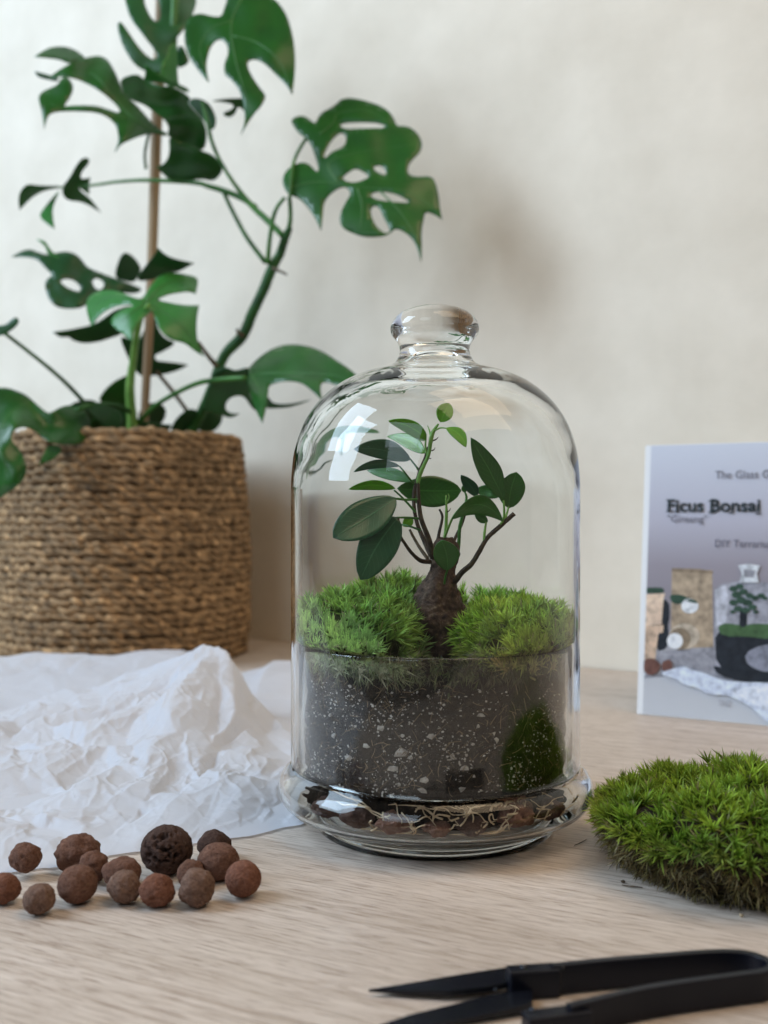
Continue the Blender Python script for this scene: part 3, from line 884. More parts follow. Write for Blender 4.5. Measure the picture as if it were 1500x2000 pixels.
stem([FP(868, 1140, -.015), FP(870, 1126, -.02), FP(874, 1112, -.0245)], [2.2, 2, 1.8], M_STEM, 'petiole')
fleaf((984, 978), (919, 853), 44, -.016, -.028, 0.1, 4, M_FIC, skew=1.0, pw=.8)
fleaf((993, 992), (1008, 917), 54, -.008, -.012, -0.1, -3, M_FIC, skew=1.05, pw=.58)
fleaf((931, 968), (900, 922), 26, -.004, -.012, 0.4, 3, M_FIC_DK)
fleaf((976, 966), (929, 953), 30, .004, .008, 0.1, 4, M_FIC, pw=.6)
fleaf((982, 1018), (882, 1013), 44, -.016, -.028, 0.4, 30, M_FIC, skew=1.1, pw=.65)
fleaf((952, 1020), (927, 1004), 18, -.010, -.012, 0.3, 0, M_FIC)
fleaf((908, 960), (905, 942), 11, .002, .002, 0, 0, M_FIC)
fleaf((806, 1012), (787, 1028), 20, .002, 0, 0, 0, M_FIC_LT)

# ------------------------------------------------------------------ woven basket pot
PXC, PYC = -0.331, 1.325
def pot_r(t):   # t 0 bottom .. 1 top
    return float(np.interp(t, [0, .12, .45, .75, 1], [.149, .1535, .1545, .1505, .1425]))
def rope_mat():
    m, nt, b = newmat('seagrass_rope')
    a = N(nt, 'ShaderNodeAttribute', attribute_name='col')
    v = coords(nt)
    n = noisetex(nt, v, 90, 5, 0.7)
    c = ramp(nt, n.outputs[0], [(0.3, (0.55, 0.5, 0.45)), (0.7, (1.2, 1.15, 1.1))])
    nt.links.new(mixc(nt, 1.0, a.outputs[0], c.outputs[0], 'MULTIPLY'), b.inputs['Base Color'])
    b.inputs['Roughness'].default_value = 0.7
    b.inputs['Specular IOR Level'].default_value = 0.3
    n2 = noisetex(nt, v, 500, 3, 0.6)
    bump(nt, b, n2.outputs[0], 0.6, 0.001)
    return m
M_ROPE = rope_mat()
pot = thing('woven_basket', 'brown woven seagrass rope basket holding the large leafy plant', 'basket')
POT_H, ROWS = 0.276, 30
pitch = POT_H / ROWS
for row in range(ROWS):
    z = (row + 0.5) * pitch
    R = pot_r((row + 0.5) / ROWS)
    seg = 260
    tw = random.randint(24, 30)
    ph = random.uniform(0, 6.28)
    V, Fc, Cc = [], [], []
    sgn = -1 if row % 3 else -1
    for s in (0, 1):
        colbase = np.array([0.31, 0.205, 0.108]) * random.uniform(0.8, 1.2)
        off = len(V)
        for i in range(seg):
            a = 2 * math.pi * i / seg
            jig = 0.0030 * noise.noise(Vector((math.cos(a) * 9, math.sin(a) * 9, row * 3.1 + s)))
            th = sgn * tw * a + ph + s * math.pi + 2.6 * noise.noise(Vector((math.cos(a) * 4, math.sin(a) * 4, row * 1.7)))
            cr = R + 0.0020 * math.cos(th) + jig
            cz = z + 0.0020 * math.sin(th) + 0.0030 * noise.noise(Vector((math.cos(a) * 6, math.sin(a) * 6, row * 0.9 + 50)))
            rr = 0.0038 * (1 + 0.40 * noise.noise(Vector((math.cos(a) * 14, math.sin(a) * 14, row * 2.3 + s * 9))))
            cc = colbase * (1 + 0.8 * noise.noise(Vector((math.cos(a) * 22, math.sin(a) * 22, row * 5.3 + s * 3))))
            if noise.noise(Vector((math.cos(a) * 30, math.sin(a) * 30, row * 7.7 + s * 5))) > 0.45: cc = cc * 1.7
            for k in range(7):
                b = 2 * math.pi * k / 7
                q = cr + rr * math.cos(b)
                V.append((PXC + q * math.cos(a), PYC + q * math.sin(a), max(0.0004, cz + rr * math.sin(b))))
                Cc.append((*cc, 1))
        for i in range(seg):
            i2 = (i + 1) % seg
            for k in range(7):
                k2 = (k + 1) % 7
                Fc.append((off + i * 7 + k, off + i2 * 7 + k, off + i2 * 7 + k2, off + i * 7 + k2))
    me = mesh('rope_coil', V, Fc)
    at = me.color_attributes.new('col', 'FLOAT_COLOR', 'POINT')
    at.data.foreach_set('color', np.array(Cc, dtype=np.float32).ravel())
    obj('rope_coil', me, M_ROPE, pot)
lin = lathe('liner', [(0.0, 0.002)] + [(pot_r(t) - 0.0025, 0.002 + t * 0.268) for t in np.linspace(0, 1, 12)] +
            [(pot_r(1) - 0.008, 0.270), (pot_r(.9) - 0.008, 0.245), (0.0, 0.245)], 64, PXC, PYC)
obj('liner', lin, mat_noise('basket_inside', [(0.3, (0.10, 0.065, 0.035)), (0.7, (0.24, 0.155, 0.085))], 90), pot)

# ------------------------------------------------------------------ large plant (traced outlines given their own depth, tilt, curl and thickness)
mon = thing('potted_vine_plant', 'tall green climbing plant with split lobed leaves growing from basket', 'plant')

def chaikin(poly):
    """round off an outline but keep the points flagged sharp"""
    out = []
    n = len(poly)
    for i in range(n):
        p, q = poly[i], poly[(i + 1) % n]
        ps, qs = len(p) > 2, len(q) > 2
        a = p if ps else (p[0] * .75 + q[0] * .25, p[1] * .75 + q[1] * .25)
        b = (p[0] * .25 + q[0] * .75, p[1] * .25 + q[1] * .75)
        out.append(a if not ps else (p[0], p[1], 1))
        if not qs: out.append(b)
    return out

def inside(x, y, poly):
    c = False
    j = len(poly) - 1
    for i in range(len(poly)):
        xi, yi, xj, yj = poly[i][0], poly[i][1], poly[j][0], poly[j][1]
        if (yi > y) != (yj > y) and x < (xj - xi) * (y - yi) / (yj - yi + 1e-12) + xi: c = not c
        j = i
    return c

def vleaf(ox, oy, sc, poly, Y0, tx=0.0, ty=0.0, curl=0.0, holes=(), mat=None, wav=0.004, name='leaf', seed=0, ribs=()):
    conv = lambda pl: [((p[0] / sc + ox, p[1] / sc + oy) + tuple(p[2:])) for p in pl]
    outl = chaikin(chaikin(conv(poly)))
    hls = [chaikin(chaikin(conv(h))) for h in holes]
    pts, edges = [], []
    for lp in [outl] + hls:
        s = len(pts)
        # drop near-duplicates
        lp2 = []
        for p in lp:
            if not lp2 or math.hypot(p[0] - lp2[-1][0], p[1] - lp2[-1][1]) > 0.6: lp2.append(p)
        pts += [Vector((p[0], p[1])) for p in lp2]
        m_ = len(lp2)
        edges += [(s + i, s + (i + 1) % m_) for i in range(m_)]
    xs = [p[0] for p in outl]; ys = [p[1] for p in outl]
    step = max(7.0, (max(xs) - min(xs)) / 28)
    gx = min(xs) + step * 0.5
    while gx < max(xs):
        gy = min(ys) + step * 0.5
        while gy < max(ys):
            q = (gx + random.uniform(-1, 1), gy + random.uniform(-1, 1))
            if inside(q[0], q[1], outl) and not any(inside(q[0], q[1], h) for h in hls):
                pts.append(Vector(q))
            gy += step
        gx += step
    vco, _, fcs, *_r = delaunay_2d_cdt(pts, edges, [], 0, 1e-4)
    cx, cy = sum(xs) / len(xs), sum(ys) / len(ys)
    faces = []
    for f in fcs:
        mx = sum(vco[i].x for i in f) / 3; my = sum(vco[i].y for i in f) / 3
        if inside(mx, my, outl) and not any(inside(mx, my, h) for h in hls): faces.append(tuple(f))
    def depth(x, y):
        dx, dy = x - cx, y - cy
        return Y0 + tx * dx + ty * dy + curl * (dx * dx + dy * dy) / 1e4 + wav * noise.noise(Vector((x * .018 + seed, y * .018, Y0 * 9)))
    verts = [P(v.x, v.y, depth(v.x, v.y)) for v in vco]
    me = mesh(name, verts, faces)
    fix_normals(me)
    o = obj(name, me, mat or M_MONST, mon)
    s = o.modifiers.new('thickness', 'SOLIDIFY'); s.thickness = 0.0007; s.offset = 0
    for rb in ribs:
        c = conv(rb)
        pp = [q for q in smooth_path([(a_, b_, 0) for a_, b_ in c], 6)]
        obj('midrib', tube('midrib', [P(q.x, q.y, depth(q.x, q.y) - 0.0004) for q in pp], [1.9 * Y0 / F, 1.2 * Y0 / F, 0.5 * Y0 / F], 6), M_RIB, o)
    return o

# -- the fenestrated leaf on the right
vleaf(530, 170, 4.286,
      [(165, 280), (200, 250), (270, 240), (320, 270), (365, 310), (385, 270), (420, 215), (480, 185), (530, 155), (580, 105), (640, 90), (720, 100), (820, 125), (920, 160),
       (990, 210), (1030, 270), (1050, 330), (1120, 325), (1190, 355), (1240, 410), (1265, 480), (1245, 550), (1180, 610), (1145, 660), (1145, 735), (1220, 755), (1345, 745),
       (1380, 820), (1400, 900), (1410, 1010), (1430, 1110, 1), (1370, 1070), (1290, 1040), (1275, 1110), (1255, 1210), (1260, 1330), (1255, 1470, 1), (1225, 1360), (1190, 1280),
       (1120, 1215), (1040, 1180), (990, 1228), (940, 1250), (860, 1258), (770, 1255), (680, 1225), (590, 1180), (570, 1110), (585, 1040), (620, 970), (665, 900), (645, 850),
       (600, 835), (540, 860), (480, 910), (440, 970), (430, 1080), (415, 1205, 1), (370, 1100), (300, 1000), (230, 930), (165, 910), (115, 870), (90, 790), (110, 720),
       (170, 660), (250, 630), (310, 640), (350, 680), (385, 715), (395, 690), (385, 640), (360, 560), (330, 480), (290, 430), (230, 390), (180, 320)],
      1.185, -0.00012, -0.00028, 0.003,
      [[(565, 320), (620, 300), (750, 295), (880, 300), (950, 320), (945, 345), (850, 345), (700, 350), (620, 355)],
       [(435, 585), (470, 500), (520, 430), (570, 385), (610, 390), (630, 430), (615, 490), (570, 520), (510, 540), (455, 595)],
       [(595, 755), (650, 710), (710, 680), (770, 710), (825, 750), (770, 780), (690, 805), (610, 785)],
       [(850, 670), (900, 655), (940, 670), (970, 735), (930, 735), (880, 710)],
       [(820, 905), (880, 875), (980, 880), (1080, 910), (1170, 970), (1080, 968), (960, 955), (880, 945)],
       [(830, 1020), (870, 990), (910, 1020), (940, 1100), (995, 1190), (985, 1222), (940, 1222), (880, 1170), (840, 1090)]], wav=0.004,
      ribs=[[(120, 860), (330, 800), (560, 810), (700, 840), (900, 850), (1150, 880), (1400, 1040)], [(560, 810), (480, 640), (700, 560), (900, 520), (1200, 480)], [(400, 400), (520, 300), (560, 220), (800, 200), (1000, 300)], [(720, 850), (760, 1000), (740, 1200)], [(900, 860), (1080, 1050), (1240, 1300)]])
# -- top right heart-shaped leaf
vleaf(200, 0, 3.571,
      [(830, 120), (850, 60), (870, 0), (885, -60), (1000, -90), (1150, -50), (1230, 20), (1290, 110), (1330, 250), (1345, 380), (1345, 500), (1325, 665, 1), (1290, 600), (1210, 520),
       (1130, 440), (1060, 410), (1010, 430), (1020, 490), (1060, 560), (1110, 630), (1145, 670), (1110, 740), (1050, 800), (965, 940, 1), (995, 850), (990, 760), (965, 650),
       (930, 590), (880, 540), (850, 520), (850, 440), (880, 380), (870, 310), (830, 270), (780, 290), (745, 350), (725, 440), (728, 500), (745, 580, 1), (690, 520), (630, 440),
       (590, 370), (570, 280), (575, 180), (600, 120), (680, 90), (760, 115)], 1.20, -0.0001, -0.0003, 0.004, wav=0.005, ribs=[[(1000, -60), (900, 150), (920, 380), (980, 600), (1040, 780)], [(900, 150), (760, 200), (680, 330), (720, 500)], [(910, 250), (1080, 300), (1230, 420), (1310, 600)]])
# -- top centre leaf
vleaf(200, 0, 3.571,
      [(150, -40), (170, 60), (200, 140), (280, 240), (380, 370), (380, 410), (340, 415), (260, 340), (180, 220), (130, 150), (105, 160), (110, 230), (150, 340), (220, 450),
       (300, 500), (400, 520), (450, 490), (480, 400), (500, 280), (560, 220), (600, 160), (640, 80), (660, 0), (640, -80), (400, -110)], 1.26, 0.0001, -0.0002, 0.02,
      [[(290, 0), (310, 70), (350, 140), (385, 155), (410, 120), (400, 40), (385, -20), (300, -30)]], M_MONST_DK, wav=0.01)
vleaf(200, 0, 3.571, [(515, 330), (560, 315), (590, 380), (612, 430), (560, 470), (515, 470)], 1.30, mat=M_MONST_DK)
vleaf(200, 0, 3.571, [(400, 560), (410, 440), (450, 400), (470, 310), (520, 300), (522, 440), (525, 560), (540, 600), (480, 590), (430, 580)], 1.25, 0.0006, 0, 0, mat=M_MONST_LT, name='leaf_sheath')
vleaf(200, 0, 3.571, [(740, 705), (880, 685), (1000, 685), (1042, 678), (1046, 790), (1010, 812), (980, 760), (940, 745), (930, 795), (880, 825), (830, 790), (905, 762), (920, 728), (840, 712)], 1.24, 0.0004, 0, 0, mat=M_MONST)
vleaf(200, 0, 3.571, [(300, 445, 1), (380, 510), (470, 560), (610, 620), (600, 655), (500, 605), (380, 570), (280, 582, 1), (300, 520)], 1.235, 0.0003, 0.0004, mat=M_MONST_LT)
# -- left upper leaf with long lobes
vleaf(20, 70, 3.333,
      [(1030, 640), (960, 600), (900, 540), (840, 470), (790, 420), (740, 370), (710, 300), (680, 230), (640, 160), (600, 135), (560, 130), (480, 145), (380, 185), (300, 235),
       (245, 278, 1), (330, 265), (420, 275), (520, 320), (600, 370), (660, 420), (700, 460), (718, 498), (690, 500), (640, 480), (560, 456), (470, 453), (380, 456), (345, 462),
       (385, 410), (415, 345), (395, 290), (365, 268), (330, 278), (310, 320), (260, 340), (200, 370), (183, 400), (190, 440), (205, 500), (215, 560), (220, 608, 1), (235, 550),
       (255, 510), (300, 495), (380, 490), (480, 492), (570, 500), (630, 525), (670, 560), (690, 590), (703, 640), (705, 690), (690, 730), (680, 760, 1), (720, 705), (780, 680),
       (840, 655), (900, 640), (960, 638), (1010, 655)], 1.24, 0.0003, -0.0004, 0.012, wav=0.016, ribs=[[(1020, 645), (880, 590), (760, 500), (650, 370), (520, 240), (330, 245)], [(760, 540), (620, 500), (480, 475), (340, 478), (260, 440)]])
vleaf(20, 70, 3.333, [(158, 137, 1), (210, 100), (270, 72), (350, 68), (420, 90), (470, 125), (492, 148), (430, 168), (380, 182), (340, 160), (260, 145)], 1.30, 0.0003, -0.001)
vleaf(20, 70, 3.333, [(158, 230, 1), (200, 240), (320, 275), (310, 300), (240, 285), (175, 267)], 1.29, mat=M_MONST_DK)
vleaf(20, 70, 3.333, [(715, 285), (770, 258), (830, 250), (880, 290), (950, 320), (1060, 335), (1125, 365), (1178, 408), (1150, 435), (1205, 500), (1262, 560), (1282, 640), (1268, 745),
                      (1200, 735), (1120, 700), (1050, 675), (1020, 640), (1035, 600), (1010, 550), (940, 500), (870, 445), (800, 425), (750, 380), (725, 330)], 1.20, -0.0001, 0.0005, 0.01, wav=0.016)
vleaf(20, 70, 3.333, [(1030, 660), (1080, 680), (1180, 720), (1265, 755), (1320, 775), (1370, 830), (1385, 880), (1345, 930), (1310, 945), (1240, 930), (1140, 950), (1050, 945), (1010, 915),
                      (950, 855, 1), (1000, 835), (1030, 790), (1038, 730)], 1.225, 0, 0.0005, 0.01, mat=M_MONST, wav=0.012)
vleaf(20, 70, 3.333, [(1150, 430), (1200, 400), (1290, 430), (1330, 500), (1345, 560), (1320, 625), (1270, 565), (1200, 490)], 1.29, mat=M_MONST_DK)
# -- small three-lobed leaf at the far left
vleaf(20, 70, 3.333, [(60, 1135, 1), (52, 1060), (70, 1000), (115, 963), (180, 975), (335, 978), (345, 988), (250, 1000), (180, 1025), (120, 1070)], 1.34, 0.0004, 0.0006)
vleaf(20, 70, 3.333, [(328, 995), (290, 1080), (275, 1130), (280, 1200), (290, 1258, 1), (240, 1225), (185, 1175), (220, 1120), (270, 1060)], 1.33, 0, -0.0008, mat=M_MONST_LT)
vleaf(20, 70, 3.333, [(335, 985), (390, 920), (430, 840), (475, 790), (518, 800), (510, 835), (465, 885), (455, 930), (500, 930), (525, 915), (510, 975), (520, 1040), (480, 1010), (440, 985),
                      (470, 1020), (520, 1055), (595, 1155, 1), (510, 1100), (450, 1078), (390, 1075), (345, 1050)], 1.34, 0.0004, 0.0004, mat=M_MONST)
# -- bright four-lobed leaf over the pot
vleaf(0, 440, 3.571,
      [(990, 520), (1030, 450), (1090, 370), (1150, 335), (1220, 330), (1300, 345), (1365, 360), (1385, 390), (1365, 478, 1), (1320, 462), (1240, 470), (1150, 490), (1095, 522),
       (1150, 535), (1280, 560), (1390, 558, 1), (1370, 650), (1370, 780), (1390, 850), (1422, 915, 1), (1350, 870), (1290, 820), (1190, 800), (1120, 740), (1085, 660), (1062, 595),
       (1030, 620), (980, 670), (930, 730), (920, 815, 1), (860, 760), (790, 710), (768, 670), (800, 620), (860, 585), (940, 558), (880, 550), (810, 565), (740, 595), (680, 645),
       (640, 710, 1), (615, 640), (600, 570), (610, 510), (660, 470), (740, 450), (830, 460), (920, 500)], 1.15, 0.0001, -0.0007, 0.03, mat=M_MONST_LT, wav=0.012, ribs=[[(1020, 535), (1120, 430), (1230, 390), (1360, 400)], [(1020, 540), (1160, 620), (1280, 720), (1400, 880)], [(1010, 545), (920, 610), (840, 680)], [(1010, 530), (860, 500), (720, 510), (640, 600)]])
# -- dark leaves behind
vleaf(0, 440, 3.571,
      [(80, 222, 1), (150, 180), (210, 165), (270, 190), (340, 210), (420, 185), (490, 185), (550, 215), (590, 270), (620, 300), (720, 340), (830, 380), (940, 420), (1000, 450),
       (940, 480), (850, 470), (740, 458), (640, 480), (600, 570), (500, 585), (400, 575), (340, 520), (310, 430), (320, 380), (370, 350), (310, 290), (260, 235), (180, 220)],
      1.32, 0.0002, -0.0004, 0.01, [[(415, 385), (470, 370), (530, 390), (565, 440), (555, 465), (510, 455), (450, 425)], [(640, 390), (670, 365), (715, 385), (730, 420), (700, 455), (660, 440)]],
      M_MONST_DK, wav=0.014)
vleaf(0, 440, 3.571, [(253, 95, 1), (310, 105), (340, 150), (360, 180), (435, 238), (370, 225), (330, 200), (320, 150)], 1.31, mat=M_MONST_LT)
vleaf(0, 440, 3.571, [(855, 185), (910, 200), (960, 250), (990, 310), (960, 370), (930, 400), (870, 390), (800, 370), (810, 290)], 1.38, 0.0003, 0.0003, mat=M_MONST_DK)
vleaf(0, 440, 3.571, [(1105, 158, 1), (1150, 205), (1220, 235), (1290, 250), (1355, 265, 1), (1290, 300), (1240, 325), (1180, 330), (1100, 370), (1000, 390), (950, 380), (1000, 300), (1060, 230)], 1.22, 0.0003, 0.0006, mat=M_MONST_DK)
vleaf(0, 440, 3.571, [(368, 745, 1), (450, 735), (560, 715), (660, 690), (720, 650), (800, 590), (900, 560), (930, 570), (850, 640), (900, 700), (850, 760), (760, 790), (680, 815), (580, 825), (500, 800), (480, 775), (420, 785)],
      1.30, 0.0003, 0.0006, mat=M_MONST_DK)
vleaf(0, 440, 3.571, [(830, 770), (900, 790), (960, 820), (1020, 700), (1040, 620), (1080, 600), (1100, 720), (1150, 790), (1240, 820), (1120, 890), (1080, 900), (1085, 945), (1150, 950), (1240, 960), (1315, 975, 1),
                      (1250, 1010), (1150, 1040), (1050, 1050), (990, 1060), (930, 1000), (880, 900)], 1.36, 0.0002, 0.0004, 0.01, mat=M_MONST_DK)
vleaf(0, 440, 3.571, [(680, 1230), (720, 1160), (780, 1100), (850, 1060), (905, 1040), (920, 1250), (800, 1255)], 1.30, 0.0005, 0.0003, mat=M_MONST)
vleaf(0, 440, 3.571, [(600, 1240), (760, 1230), (880, 1300), (960, 1350), (1060, 1380), (1195, 1390, 1), (1180, 1440), (1000, 1452), (860, 1452), (780, 1440), (700, 1360)], 1.27, 0.0003, 0.0004, mat=M_MONST_DK)
vleaf(0, 440, 3.571, [(1180, 1430), (1240, 1330), (1330, 1270), (1400, 1310), (1390, 1400), (1330, 1450), (1240, 1465)], 1.28, 0.0003, 0.0004, mat=M_MONST_DK)
vleaf(0, 440, 3.571, [(560, 1445), (600, 1370), (680, 1350), (760, 1390), (790, 1450), (680, 1462)], 1.24, 0.0003, 0.0004, mat=M_MONST)
for (pl_, y_, m_) in [([(430, 1300), (520, 1230), (640, 1210), (720, 1260), (700, 1350), (600, 1420), (480, 1430)], 1.34, M_MONST_DK), ([(950, 1330), (1010, 1250), (1110, 1230), (1170, 1290), (1130, 1390), (1020, 1440)], 1.36, M_MONST_DK),
                      ([(1330, 1400), (1400, 1290), (1500, 1250), (1560, 1300), (1540, 1400), (1450, 1460)], 1.35, M_MONST_DK), ([(760, 1290), (840, 1210), (930, 1230), (950, 1330), (880, 1420), (790, 1400)], 1.37, M_MONST)]:
    vleaf(0, 440, 3.571, pl_, y_, 0.0004, 0.0005, 0.02, mat=m_)
# -- leaves hanging over the rim at the lower left
vleaf(0, 580, 5.0,
      [(-160, 1000), (-80, 900), (0, 885), (80, 890), (170, 920), (260, 960), (350, 1040), (430, 1110), (480, 1140), (560, 1090), (640, 1060), (740, 1060), (820, 1100), (870, 1180),
       (885, 1260), (870, 1340), (820, 1410), (740, 1440), (620, 1440), (520, 1430), (460, 1410), (400, 1360), (330, 1300), (240, 1265), (150, 1290), (110, 1340), (120, 1420),
       (180, 1480), (230, 1560), (260, 1650), (255, 1720), (220, 1800), (130, 1880), (40, 1940), (-60, 1990), (-150, 1900), (-200, 1400)], 1.13, 0.0003, -0.0004, 0.02, mat=M_MONST, wav=0.02, ribs=[[(-150, 1390), (0, 1290), (200, 1220), (420, 1190), (640, 1230), (840, 1290)], [(-100, 1360), (0, 1500), (60, 1700), (20, 1880)], [(0, 1290), (100, 1130), (260, 1030)]])
vleaf(0, 580, 5.0, [(383, 1642, 1), (420, 1540), (470, 1450), (540, 1440), (602, 1470), (590, 1520), (540, 1570), (460, 1610)], 1.145, 0.0006, 0, mat=M_MONST_LT)
vleaf(0, 580, 5.0, [(740, 1060), (850, 1030), (980, 1040), (1100, 1080), (1190, 1130), (1210, 1200), (1180, 1300), (1050, 1335), (1000, 1250), (930, 1170), (860, 1110)], 1.19, 0.0004, 0, mat=M_MONST_DK)
vleaf(0, 580, 5.0, [(-90, 300), (0, 280), (60, 270), (110, 220), (150, 195), (190, 220), (175, 270), (120, 320), (60, 360), (0, 380), (-90, 390)], 1.16, mat=M_MONST_DK)
# -- lower right leaf
vleaf(340, 620, 3.947,
      [(545, 440), (570, 400), (620, 340), (720, 260), (800, 225), (880, 208), (960, 210), (1060, 230), (1150, 265), (1250, 330), (1350, 395), (1410, 450), (1470, 500), (1510, 590, 1),
       (1400, 560), (1290, 530), (1240, 520), (1190, 500), (1140, 500), (1125, 540), (1145, 645, 1), (1080, 580), (1010, 520), (950, 495), (860, 490), (780, 505), (730, 525),
       (725, 580), (715, 680), (680, 815, 1), (630, 720), (590, 600), (560, 500)], 1.13, -0.0004, -0.0009, 0.01, mat=M_MONST, wav=0.01, ribs=[[(550, 450), (750, 430), (1000, 430), (1250, 450), (1460, 540)], [(600, 450), (660, 560), (680, 740)], [(800, 430), (900, 330), (1000, 270)]])
vleaf(340, 620, 3.947, [(300, 430), (380, 375), (440, 400), (480, 410), (560, 385), (580, 400), (565, 500), (590, 620), (645, 725), (600, 700), (545, 610), (490, 600), (430, 620), (395, 670), (400, 720), (450, 745),
                        (505, 740, 1), (460, 770), (400, 770), (360, 740), (260, 740), (220, 680), (250, 580), (290, 500)], 1.18, -0.0002, 0.0006, mat=M_MONST_DK)
vleaf(340, 620, 3.947, [(720, 600), (755, 660), (830, 670), (920, 665), (1055, 633, 1), (970, 670), (880, 695), (760, 702), (715, 702), (700, 660)], 1.17, -0.0003, 0.0005, mat=M_MONST_DK)

def vstem(pts, r, mat, name='stem', n=10):
    return obj(name, tube(name, smooth_path([P(a, b, c) for a, b, c in pts], 6), [x * 1.25 / F for x in r], n, rough=0.10), mat, mon)
vstem([(360, 868, 1.29), (385, 822, 1.285), (412, 765, 1.27), (437, 697, 1.26), (474, 655, 1.25), (496, 605, 1.24), (515, 565, 1.235), (531, 524, 1.23), (547, 495, 1.23), (556, 468, 1.22), (566, 445, 1.21)],
      [11, 10, 11, 10, 11, 10, 10, 10, 8.5, 8, 6], M_STEM_DK, 'vine')
vstem([(562, 458, 1.215), (567, 430, 1.21), (567, 405, 1.205), (565, 385, 1.20)], [5, 4.2, 4, 4], M_STEM, 'petiole')
vstem([(523, 515, 1.225), (526, 475, 1.215), (533, 428, 1.21), (542, 404, 1.205), (556, 386, 1.20)], [5, 4.2, 4, 3.6, 3.5], M_STEM, 'petiole')
vstem([(566, 385, 1.19), (570, 335, 1.20), (579, 303, 1.21), (598, 270, 1.19)], [3, 3, 3.2, 3.2], M_STEM, 'petiole')
vstem([(554, 462, 1.22), (524, 432, 1.23), (490, 400, 1.24), (457, 358, 1.245), (430, 314, 1.25), (413, 274, 1.25), (406, 240, 1.25), (395, 200, 1.26)], [6, 6.5, 6, 4, 3.6, 4, 4, 3], M_STEM, 'vine')
vstem([(500, 405, 1.24), (470, 386, 1.25), (438, 373, 1.26), (408, 364, 1.265), (380, 357, 1.27), (290, 352, 1.29), (230, 355, 1.31), (179, 362, 1.33), (118, 366, 1.34)], [5, 6, 6, 5.2, 4.6, 4, 3.2, 2.8, 2.2], M_STEM, 'petiole')
vstem([(436, 374, 1.255), (456, 416, 1.25), (483, 465, 1.24), (518, 512, 1.23)], [4, 4.2, 4.5, 5], M_STEM_DK, 'petiole')
vstem([(533, 524, 1.225), (545, 529, 1.22), (560, 536, 1.21)], [4, 3, 2], M_STEM_BR, 'aerial_root')
vstem([(474, 655, 1.245), (466, 650, 1.24), (462, 642, 1.238)], [5, 4, 2], M_STEM_BR, 'aerial_root')
vstem([(256, 862, 1.25), (258, 822, 1.245), (254, 765, 1.235), (259, 710, 1.22), (267, 655, 1.19), (276, 618, 1.16), (290, 596, 1.14)], [11, 10, 9, 7, 6, 5, 4], M_STEM_LT, 'stem')
vstem([(270, 826, 1.25), (300, 795, 1.24), (336, 772, 1.22), (385, 749, 1.18), (430, 741, 1.15), (480, 738, 1.13)], [5, 4.6, 4.6, 4.6, 4.6, 4.2], M_STEM, 'petiole')
vstem([(305, 725, 1.32), (344, 773, 1.31), (377, 822, 1.30), (384, 850, 1.30)], [4, 4.5, 4.5, 5], M_STEM_BR, 'stem')
vstem([(386, 667, 1.24), (404, 692, 1.245), (424, 716, 1.25)], [3.5, 4, 5], M_STEM_BR, 'stem')
vstem([(8, 650, 1.16), (60, 690, 1.18), (120, 740, 1.20), (168, 790, 1.22), (200, 830, 1.24)], [3.4, 3.6, 4, 4.4, 4.4], M_STEM_DK, 'petiole')
vstem([(150, 800, 1.16), (192, 790, 1.19), (230, 793, 1.22), (256, 805, 1.24)], [4, 4.4, 4.6, 5], M_STEM_DK, 'petiole')
vstem([(285, 330, 1.29), (283, 300, 1.29), (290, 265, 1.285), (296, 250, 1.28)], [3, 3, 3, 3], M_STEM_DK, 'stem')
vstem([(333, 180, 1.27), (338, 90, 1.27), (342, 0, 1.275), (345, -60, 1.28)], [7, 8, 8, 8], M_STEM, 'vine')
stk = obj('bamboo_stake', tube('bamboo_stake', smooth_path([P(280, 870, 1.31), P(285, 760, 1.31), P(293, 600, 1.31), P(299, 450, 1.31), P(304, 300, 1.31), P(312, 100, 1.31), P(318, -80, 1.31)], 6),
                               [7.5 * 1.31 / F, 9 * 1.31 / F, 10.5 * 1.31 / F, 11 * 1.31 / F], 12, rough=0.06), M_STAKE)
tag(stk, 'thin brown bamboo stake standing upright behind the climbing plant', 'stake')

# ------------------------------------------------------------------ crumpled tissue paper
C00, C10, C01, C11 = Vector((-0.046, 0.590)), Vector((-0.36, 0.420)), Vector((-0.098, 1.115)), Vector((-0.62, 1.02))
NU, NV = 380, 420
uu = np.linspace(0, 1, NU); vv_ = np.linspace(0, 1, NV)
UU, VV = np.meshgrid(uu, vv_, indexing='ij')
XX = (C00.x * (1 - UU) + C10.x * UU) * (1 - VV) + (C01.x * (1 - UU) + C11.x * UU) * VV
YY = (C00.y * (1 - UU) + C10.y * UU) * (1 - VV) + (C01.y * (1 - UU) + C11.y * UU) * VV

# the sheet runs further forward outside the picture, and its edges are not ruler-straight
YY = YY - 0.16 * np.clip((UU - 0.5) / 0.5, 0, 1) ** 1.5 * (1 - VV)
_w = np.array([noise.fractal(Vector((u * 9, 1.5, 2.0)), 1, 2, 4) for u in uu])[:, None]
_w2 = np.array([noise.fractal(Vector((v * 9, 7.5, 2.0)), 1, 2, 4) for v in vv_])[None, :]
YY = YY + 0.006 * _w * (1 - VV) ** 3 + 0.02 * _w * VV ** 3
XX = XX + 0.006 * _w2 * (1 - UU) ** 6 * np.clip(VV * 4, 0, 1)

